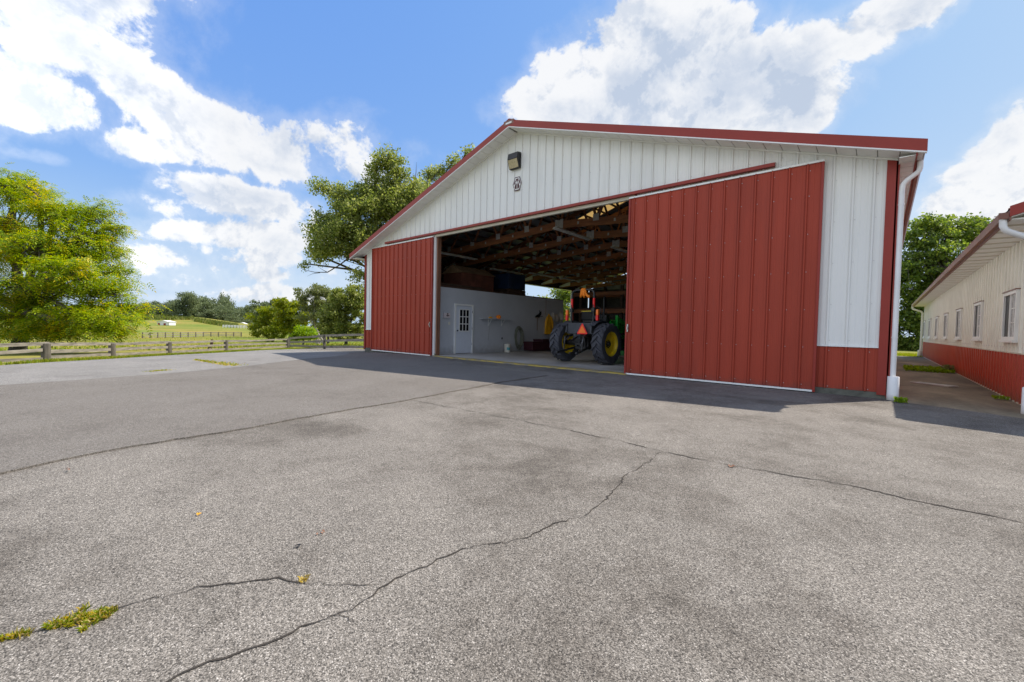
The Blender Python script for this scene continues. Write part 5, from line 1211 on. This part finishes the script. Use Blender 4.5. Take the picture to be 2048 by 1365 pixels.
# ------------------------------------------------------------------ stable on the right
SX, SF, SB, SXR = 1.925, 10.45, 35.2, 12.5; SXC = (SX+SXR)/2
def sroof(x): return 3.155+S_*((x-1.42) if x < SXC else (SXR+.5-x))
st = empty('stable', 'long low cream and red metal building along the right side of the alley', 'building', (SX, SF, 0))
def sp_(mb, name, mats, parent=st, **kw): mb.v = [(x-SX, y-SF, z) for x, y, z in mb.v]; return mb.build(name, mats, parent, **kw)
def corr(mb, y0, y1, zb, zt, x, sp=.305, amp=.034, face=-1):
    prof = []; k = y0
    while k < y1:
        prof += [(k, 0), (k+.15, 0), (k+.165, amp), (k+.27, amp), (k+.295, 0)]; k += sp
    prof = [p for p in prof if p[0] < y1]+[(y1, 0)]
    for (a, ha), (b, hb) in zip(prof, prof[1:]):
        mb.quad((x+face*ha, a, zb), (x+face*hb, b, zb), (x+face*hb, b, zt), (x+face*ha, a, zt))
    mb.quad((x+.03, y0, zb), (x+.03, y0, zt), (x+.03, y1, zt), (x+.03, y1, zb))
g = MB(); corr(g, SF, SB, .90, 2.985, SX); g.cur = 1
for y in np.arange(SF+.22, SB, .305): g.box(SX-.042, SX-.03, y-.008, y+.008, .985, 1.0)
sp_(g, 'upper_wall', [m_tan, m_plate])
g = MB(); corr(g, SF, SB, .0, .88, SX-.002); sp_(g, 'lower_wall', m_orangered)
g = MB(); g.box(SX-.035, SX+.01, SF-.0, SB, .878, .902); g.box(SX-.035, SX+.01, SF, SB, -.02, .015); sp_(g, 'base_flashing', m_cream)
g = MB(); panel(g, SX+.12, SXR, .95, lambda x: sroof(x)-.2, SF); sp_(g, 'front_gable', m_white)
g = MB(); panel(g, SX+.12, SXR, .03, .93, SF+.001); sp_(g, 'front_wainscot', m_red)
g = MB(); panel(g, SX+.02, SXR, 0, lambda x: sroof(x)-.2, SB, flip=-1, minor=False); sp_(g, 'rear_gable', m_tan)
g = MB(); g.box(SXR-.02, SXR, SF, SB, 0, 3.1); sp_(g, 'far_wall', m_tan)
g = MB(); g.box(SX-.036, SX+.12, SF-.03, SF+.02, .02, 2.98); sp_(g, 'corner_trim', m_redtrim)
g = MB(); g.box(SX-.045, SX+.02, SB-.10, SB+.03, 0, 2.98); sp_(g, 'rear_corner_trim', m_whitetrim)
SE = 1.42; y0, y1 = SF-.5, SB+.45
for xa, xb in ((SE, SXC), (SXC, SXR+.5)):
    g = MB(); g.prism([(xa, y0, sroof(xa)), (xb, y0, sroof(xb)), (xb, y0, sroof(xb)-.03), (xa, y0, sroof(xa)-.03)], (0, y1-y0, 0))
    for k in np.arange(y0+.12, y1, .305): g.prism([(xa, k-.02, sroof(xa)), (xb, k-.02, sroof(xb)), (xb, k-.02, sroof(xb)+.02), (xa, k-.02, sroof(xa)+.02)], (0, .04, 0))
    sp_(g, 'roof', m_roofred)
    g = MB(); g.prism([(xa, y0-.02, sroof(xa)+.03), (xb, y0-.02, sroof(xb)+.03), (xb, y0-.02, sroof(xb)-.13), (xa, y0-.02, sroof(xa)-.13)], (0, .035, 0)); sp_(g, 'rake_fascia', m_redtrim)
    g = MB(); g.prism([(xa, y0+.016, sroof(xa)-.132), (xb, y0+.016, sroof(xb)-.132), (xb, y0+.016, sroof(xb)-.147), (xa, y0+.016, sroof(xa)-.147)], (0, .48, 0)); sp_(g, 'rake_soffit', m_soffit)
zs = 2.985
g = MB(); k = y0+.05
i = 0
while k < y1-.3: g.box(SE+.03, SX-.005, k, k+.42, zs, zs+.01); k += .61
g.cur = 1; g.box(SE+.03, SX-.005, y0+.05, y1, zs+.011, zs+.02); sp_(g, 'eave_soffit', [m_soffit, m_cream])
g = MB(); g.box(SE, SE+.02, y0, y1, zs-.01, sroof(SE)-.0); sp_(g, 'eave_fascia', m_gutter)
g = MB(); pr = [(SE-.004, zs+.02), (SE-.03, zs+.01), (SE-.07, zs+.02), (SE-.09, zs+.07), (SE-.10, zs+.115), (SE-.09, zs+.115), (SE-.075, zs+.07), (SE-.06, zs+.035), (SE-.03, zs+.022), (SE-.016, zs+.03)]
g.prism([(a, y0+.02, b) for a, b in pr], (0, y1-y0-.04, 0)); g.box(SE-.112, SE-.003, y0+.01, y0+.019, zs+.015, zs+.112)
for k in np.arange(y0+.3, y1, .61): g.box(SE-.12, SE+.0, k, k+.03, zs+.117, zs+.124)
sp_(g, 'gutter', m_gutter)
g = downspout(None, SE-.05, SF-.42, zs+.02, 1.775, 10.2, .38, .09); sp_(g, 'downspout', m_pvc, smooth=True)
g = MB(); g.lathe([(0, -.02), (.09, -.02), (.09, .40), (.082, .41), (.074, .40), (.074, .3), (0, .3)], 'z', (1.775, 10.2, 0), 24); g.v = [(x, y, z) for x, y, z in g.v]; sp_(g, 'drain_boot', m_pvc, smooth=True)
g = downspout(None, SE-.05, SB+.2, zs+.02, SX-.12, SB-.0, .32, .10); sp_(g, 'downspout', m_tan, smooth=True)
g = MB(); g.lathe([(0, 0), (.11, 0), (.11, .36), (.10, .37), (0, .37)], 'z', (SX-.14, SB+.0, 0), 20); sp_(g, 'drain_boot', m_tan, smooth=True)
# windows
wy = [12.0+3.62*k for k in range(7)]
for i, y in enumerate(wy):
    y2 = y+1.12; z0_, z1_ = 1.13, 2.07
    g = MB(); x0 = SX-.075; fr = .065
    g.box(x0, SX+.01, y, y+fr, z0_, z1_); g.box(x0, SX+.01, y2-fr, y2, z0_, z1_); g.box(x0-.001, SX+.01, y+fr, y2-fr, z1_-fr, z1_); g.box(x0-.001, SX+.01, y+fr, y2-fr, z0_, z0_+fr)
    g.box(x0+.01, SX, (y+y2)/2-.025, (y+y2)/2+.025, z0_+fr, z1_-fr)
    wn = sp_(g, 'window', m_whitetrim)
    g = MB(); g.box(x0-.03, SX, y-.03, y2+.03, z0_-.045, z0_-.002); q = sp_(g, 'sill', m_whitetrim, None); q.parent = wn
    g = MB(); g.box(x0-.02, SX-.01, y-.015, y2+.015, z1_+.001, z1_+.018); q = sp_(g, 'head_flashing', m_gutter, None); q.parent = wn
    ym = (y+y2)/2
    g = MB(); g.box(SX-.045, SX-.04, ym+.025, y2-fr, z0_+fr, z1_-fr); q = sp_(g, 'open_pane', m_glassdk, None); q.parent = wn
    g = MB(); g.box(SX-.045, SX-.04, y+fr, ym-.025, z0_+fr, z1_-fr); q = sp_(g, 'curtained_pane', m_curtain, None); q.parent = wn
    g = MB()
    for k in (1, 2): zz = z0_+fr+(z1_-z0_-2*fr)*k/3; g.box(SX-.052, SX-.046, y+fr, ym-.025, zz-.008, zz+.008)
    g.box(SX-.052, SX-.046, (y+fr+ym)/2-.008, (y+fr+ym)/2+.008, z0_+fr, z1_-fr)
    q = sp_(g, 'muntins', m_whitetrim, None); q.parent = wn
# drain grate in the alley
g = MB(); L_ = .78
for k in range(13): g.bar((-L_/2+k*L_/12, -.15, .012), (-L_/2+k*L_/12, .15, .012), .036, .016)
g.bar((-L_/2, -.16, .012), (L_/2, -.16, .012), .02, .018); g.bar((-L_/2, .16, .012), (L_/2, .16, .012), .02, .018)
g.cur = 1; g.box(-L_/2, L_/2, -.155, .155, -.002, .002)
o_ = g.build('drain_grate', [m_iron, m_black]); o_.location = (1.0, 14.55, 0); o_.rotation_euler = (0, 0, R(-38)); tag(o_, 'galvanised slotted drain grate set in the alley', 'grate')
# wooden post and cable at the alley's end
q = at_depth(1792, 700, 28); g = MB(); g.box(-.1, .1, -.1, .1, -.1, 1.0); g.box(-.11, .11, -.11, .11, 1.0, 1.05)
o_ = g.build('wooden_post', m_post); o_.location = (.30, 31.2, 0); tag(o_, 'short weathered wooden post at the far end of the alley', 'post')
g = MB(); g.tube([(.0, 0, 3.9), (.03, .02, 2.6), (.07, 0, 1.3), (.0, 0, .55), (-.08, 0, .3)], .012, 6)
o_ = g.build('hanging_vine', mat('vine_green', (.10, .14, .04), .7)); o_.location = (.52, 29.5, .3); tag(o_, 'thin green vine hanging from the barn eave at the alley end', 'vine')

# ------------------------------------------------------------------ fences
def fence(name, label, posts, heights, rails, pw=.13, rh=.11, rmat=m_fence, pmat=m_post, jitter=.02, round_post=False, cat='fence'):
    t = empty(name, label, cat, tuple(posts[0])); B0 = np.array(posts[0])
    for p, h in zip(posts, heights):
        g = MB(); q = np.array(p)-B0
        if round_post: g.lathe([(0, -.2), (pw*.55, -.2), (pw*.52, h-.02), (pw*.4, h), (0, h)], 'z', tuple(q), 12)
        else: g.box(q[0]-pw/2, q[0]+pw/2, q[1]-pw/2, q[1]+pw/2, q[2]-.2, q[2]+h)
        g.build('post', pmat, t, smooth=round_post)
    for i in range(len(posts)-1):
        for f in rails:
            a = np.array(posts[i])-B0+np.array([0, 0, heights[i]*f]); b = np.array(posts[i+1])-B0+np.array([0, 0, heights[i+1]*f])
            a = a+np.array([0, 0, rng.normal(0, jitter)]); b = b+np.array([0, 0, rng.normal(0, jitter)]); d = (b-a)/np.linalg.norm(b-a)
            g = MB(); m1 = a+(b-a)*.35+np.array([0, 0, rng.normal(0, jitter*.6)]); m2 = a+(b-a)*.7+np.array([0, 0, rng.normal(0, jitter*.6)])
            for s_, e_ in ((a-d*.08, m1), (m1, m2), (m2, b+d*.08)): g.bar(s_, e_, .045, rh*(1+rng.normal(0, .08)))
            g.build('rail', rmat, t)
    return t
PX = [(-230, 748, 44), (-60, 728, 38), (92, 720.8, 35), (224, 713.5, 28), (338, 708, 24.5), (452, 702, 22.5), (575, 695.5, 18.5)]
posts = []; hs = []
for u, v, h in PX:
    p = hit(u, v+.8); posts.append(tuple(p)); hs.append(h*depth(p)/F_PX)
fence('rail_fence', 'weathered three rail wooden fence running from far left along the asphalt', posts, hs, (.93, .55, .16), pw=.20, rh=.10, round_post=True)
PX2 = [(578, 694.5, 18.5), (649, 698.5, 28), (745, 700, 32), (860, 702, 33)]
posts = []; hs = []
for u, v, h in PX2:
    p = hit(u, v); posts.append(tuple(p)); hs.append(h*depth(p)/F_PX)
posts[2] = (-18.3, 13.6, float(T(-18.3, 13.6))); hs[2] = hs[1]*1.02; posts = posts[:3]; hs = hs[:3]
fence('rail_fence', 'shaded end of the wooden fence turning in to the barn corner', posts, hs, (.92, .55, .14), pw=.13, rh=.15)
# rusty ornament on the fence
p = hit(421, 703); s = depth(p)/F_PX; g = MB()
def Q(u, v): return (at_depth(u, v, depth(p)-.3)-p)
g.tube([Q(424, 680.5), Q(424, 684), Q(423, 690), Q(420, 694)], [1.6*s, 2.6*s, 2.8*s, 2*s], 10); g.tube([Q(420, 693), Q(417, 697), Q(414.5, 700.5)], [1.6*s, 1.3*s, 1.1*s], 8); g.tube([Q(421.5, 693), Q(422.5, 697), Q(423.5, 699.5)], [1.3*s, 1.1*s, 1.1*s], 8); g.tube([Q(423.5, 681), Q(419.5, 681.8)], [1.2*s, .5*s], 8); g.lathe([(0, -1.4*s), (1.6*s, -.6*s), (1.7*s, .6*s), (0, 1.6*s)], 'z', tuple(Q(424, 680.3)), 12)
o_ = g.build('fence_ornament', mat('rusty_brown', (.09, .045, .02), .8, var=.3, vscale=6), None, smooth=True); o_.location = p; tag(o_, 'rusty brown forked ornament leaning on the fence rails', 'ornament')
# far paddock fence
posts = []; hs = []
for u in np.arange(285, 484, 15.2):
    v = 674.8+(u-285)*(-.008); v = 677-.02*(u-285) if u < 400 else 673.8+.0*(u-400)
    p = hit(u, v); posts.append(tuple(p)); hs.append(1.25)
fence('paddock_fence', 'far wooden paddock fence crossing the pasture below the shed', posts, hs, (.9, .55, .2), pw=.2, rh=.17)
posts = []; hs = []
for u in np.arange(446, 500, 6):
    p = hit(u, 656.0+.03*(u-446)); posts.append(tuple(p)); hs.append(1.6)
fence('white_fence', 'distant white board fence at the right foot of the hill', posts, hs, (.9, .5), pw=.35, rh=.4, rmat=m_shedwhite, pmat=m_shedwhite)
# shed
D = 250; q = at_depth(333, 650.5, D); z = float(T(q[0], q[1]))
sh = empty('field_shed', 'small white run-in shed standing alone in the pasture', 'shed', (q[0], q[1], z), R(48))
s = D/F_PX
g = MB(); w2, l2, hh = 3.2, 3.0, 9*s
g.prism([(-w2, -l2, 0), (w2, -l2, 0), (w2, -l2, hh*.72), (0, -l2, hh), (-w2, -l2, hh*.72)], (0, .2, 0)); g.box(-w2, w2, l2-.2, l2, 0, hh*.72); g.box(w2-.2, w2, -l2, l2, 0, hh*.72); g.box(-w2, -w2+.2, -l2, l2, hh*.35, hh*.72)
g.build('walls', m_shedwhite, sh)
g = MB(); g.prism([(-w2-.3, -l2-.3, hh*.70), (0, -l2-.3, hh*1.02), (w2+.3, -l2-.3, hh*.70), (w2+.3, -l2-.3, hh*.75), (0, -l2-.3, hh*1.08), (-w2-.3, -l2-.3, hh*.75)], (0, 2*l2+.6, 0)); g.build('roof', m_shedwhite, sh)
for x in (-2.2, .9): g = MB(); g.box(x-.6, x+.6, -l2-.03, -l2-.001, 0, hh*.45); g.build('door_opening', m_redtrim, sh)
q = at_depth(486, 653.5, 420); g = MB(); g.prism([(-5, -3, 0), (5, -3, 0), (5, -3, 2.0), (0, -3, 4), (-5, -3, 2.0)], (0, 6, 0)); o_ = g.build('distant_barn', m_shedwhite); o_.location = (q[0], q[1], float(T(q[0], q[1]))); o_.rotation_euler = (0, 0, .9); tag(o_, 'tiny white roofed barn at the right foot of the hill wood', 'barn')
# haze box
g = MB(); g.box(-900, 300, -350, 600, -16, 60)
mh = bpy.data.materials.new('haze'); mh.use_nodes = True; t = mh.node_tree; t.nodes.clear(); oo = N(t, 'ShaderNodeOutputMaterial'); pv = N(t, 'ShaderNodeVolumePrincipled'); pv.inputs['Color'].default_value = (.86, .92, 1, 1); pv.inputs['Density'].default_value = .0007; pv.inputs['Anisotropy'].default_value = .2; lk(t, pv.outputs[0], oo.inputs['Volume'])
HAZE = False
if HAZE:
    o_ = g.build('haze', mh); o_['kind'] = 'stuff'
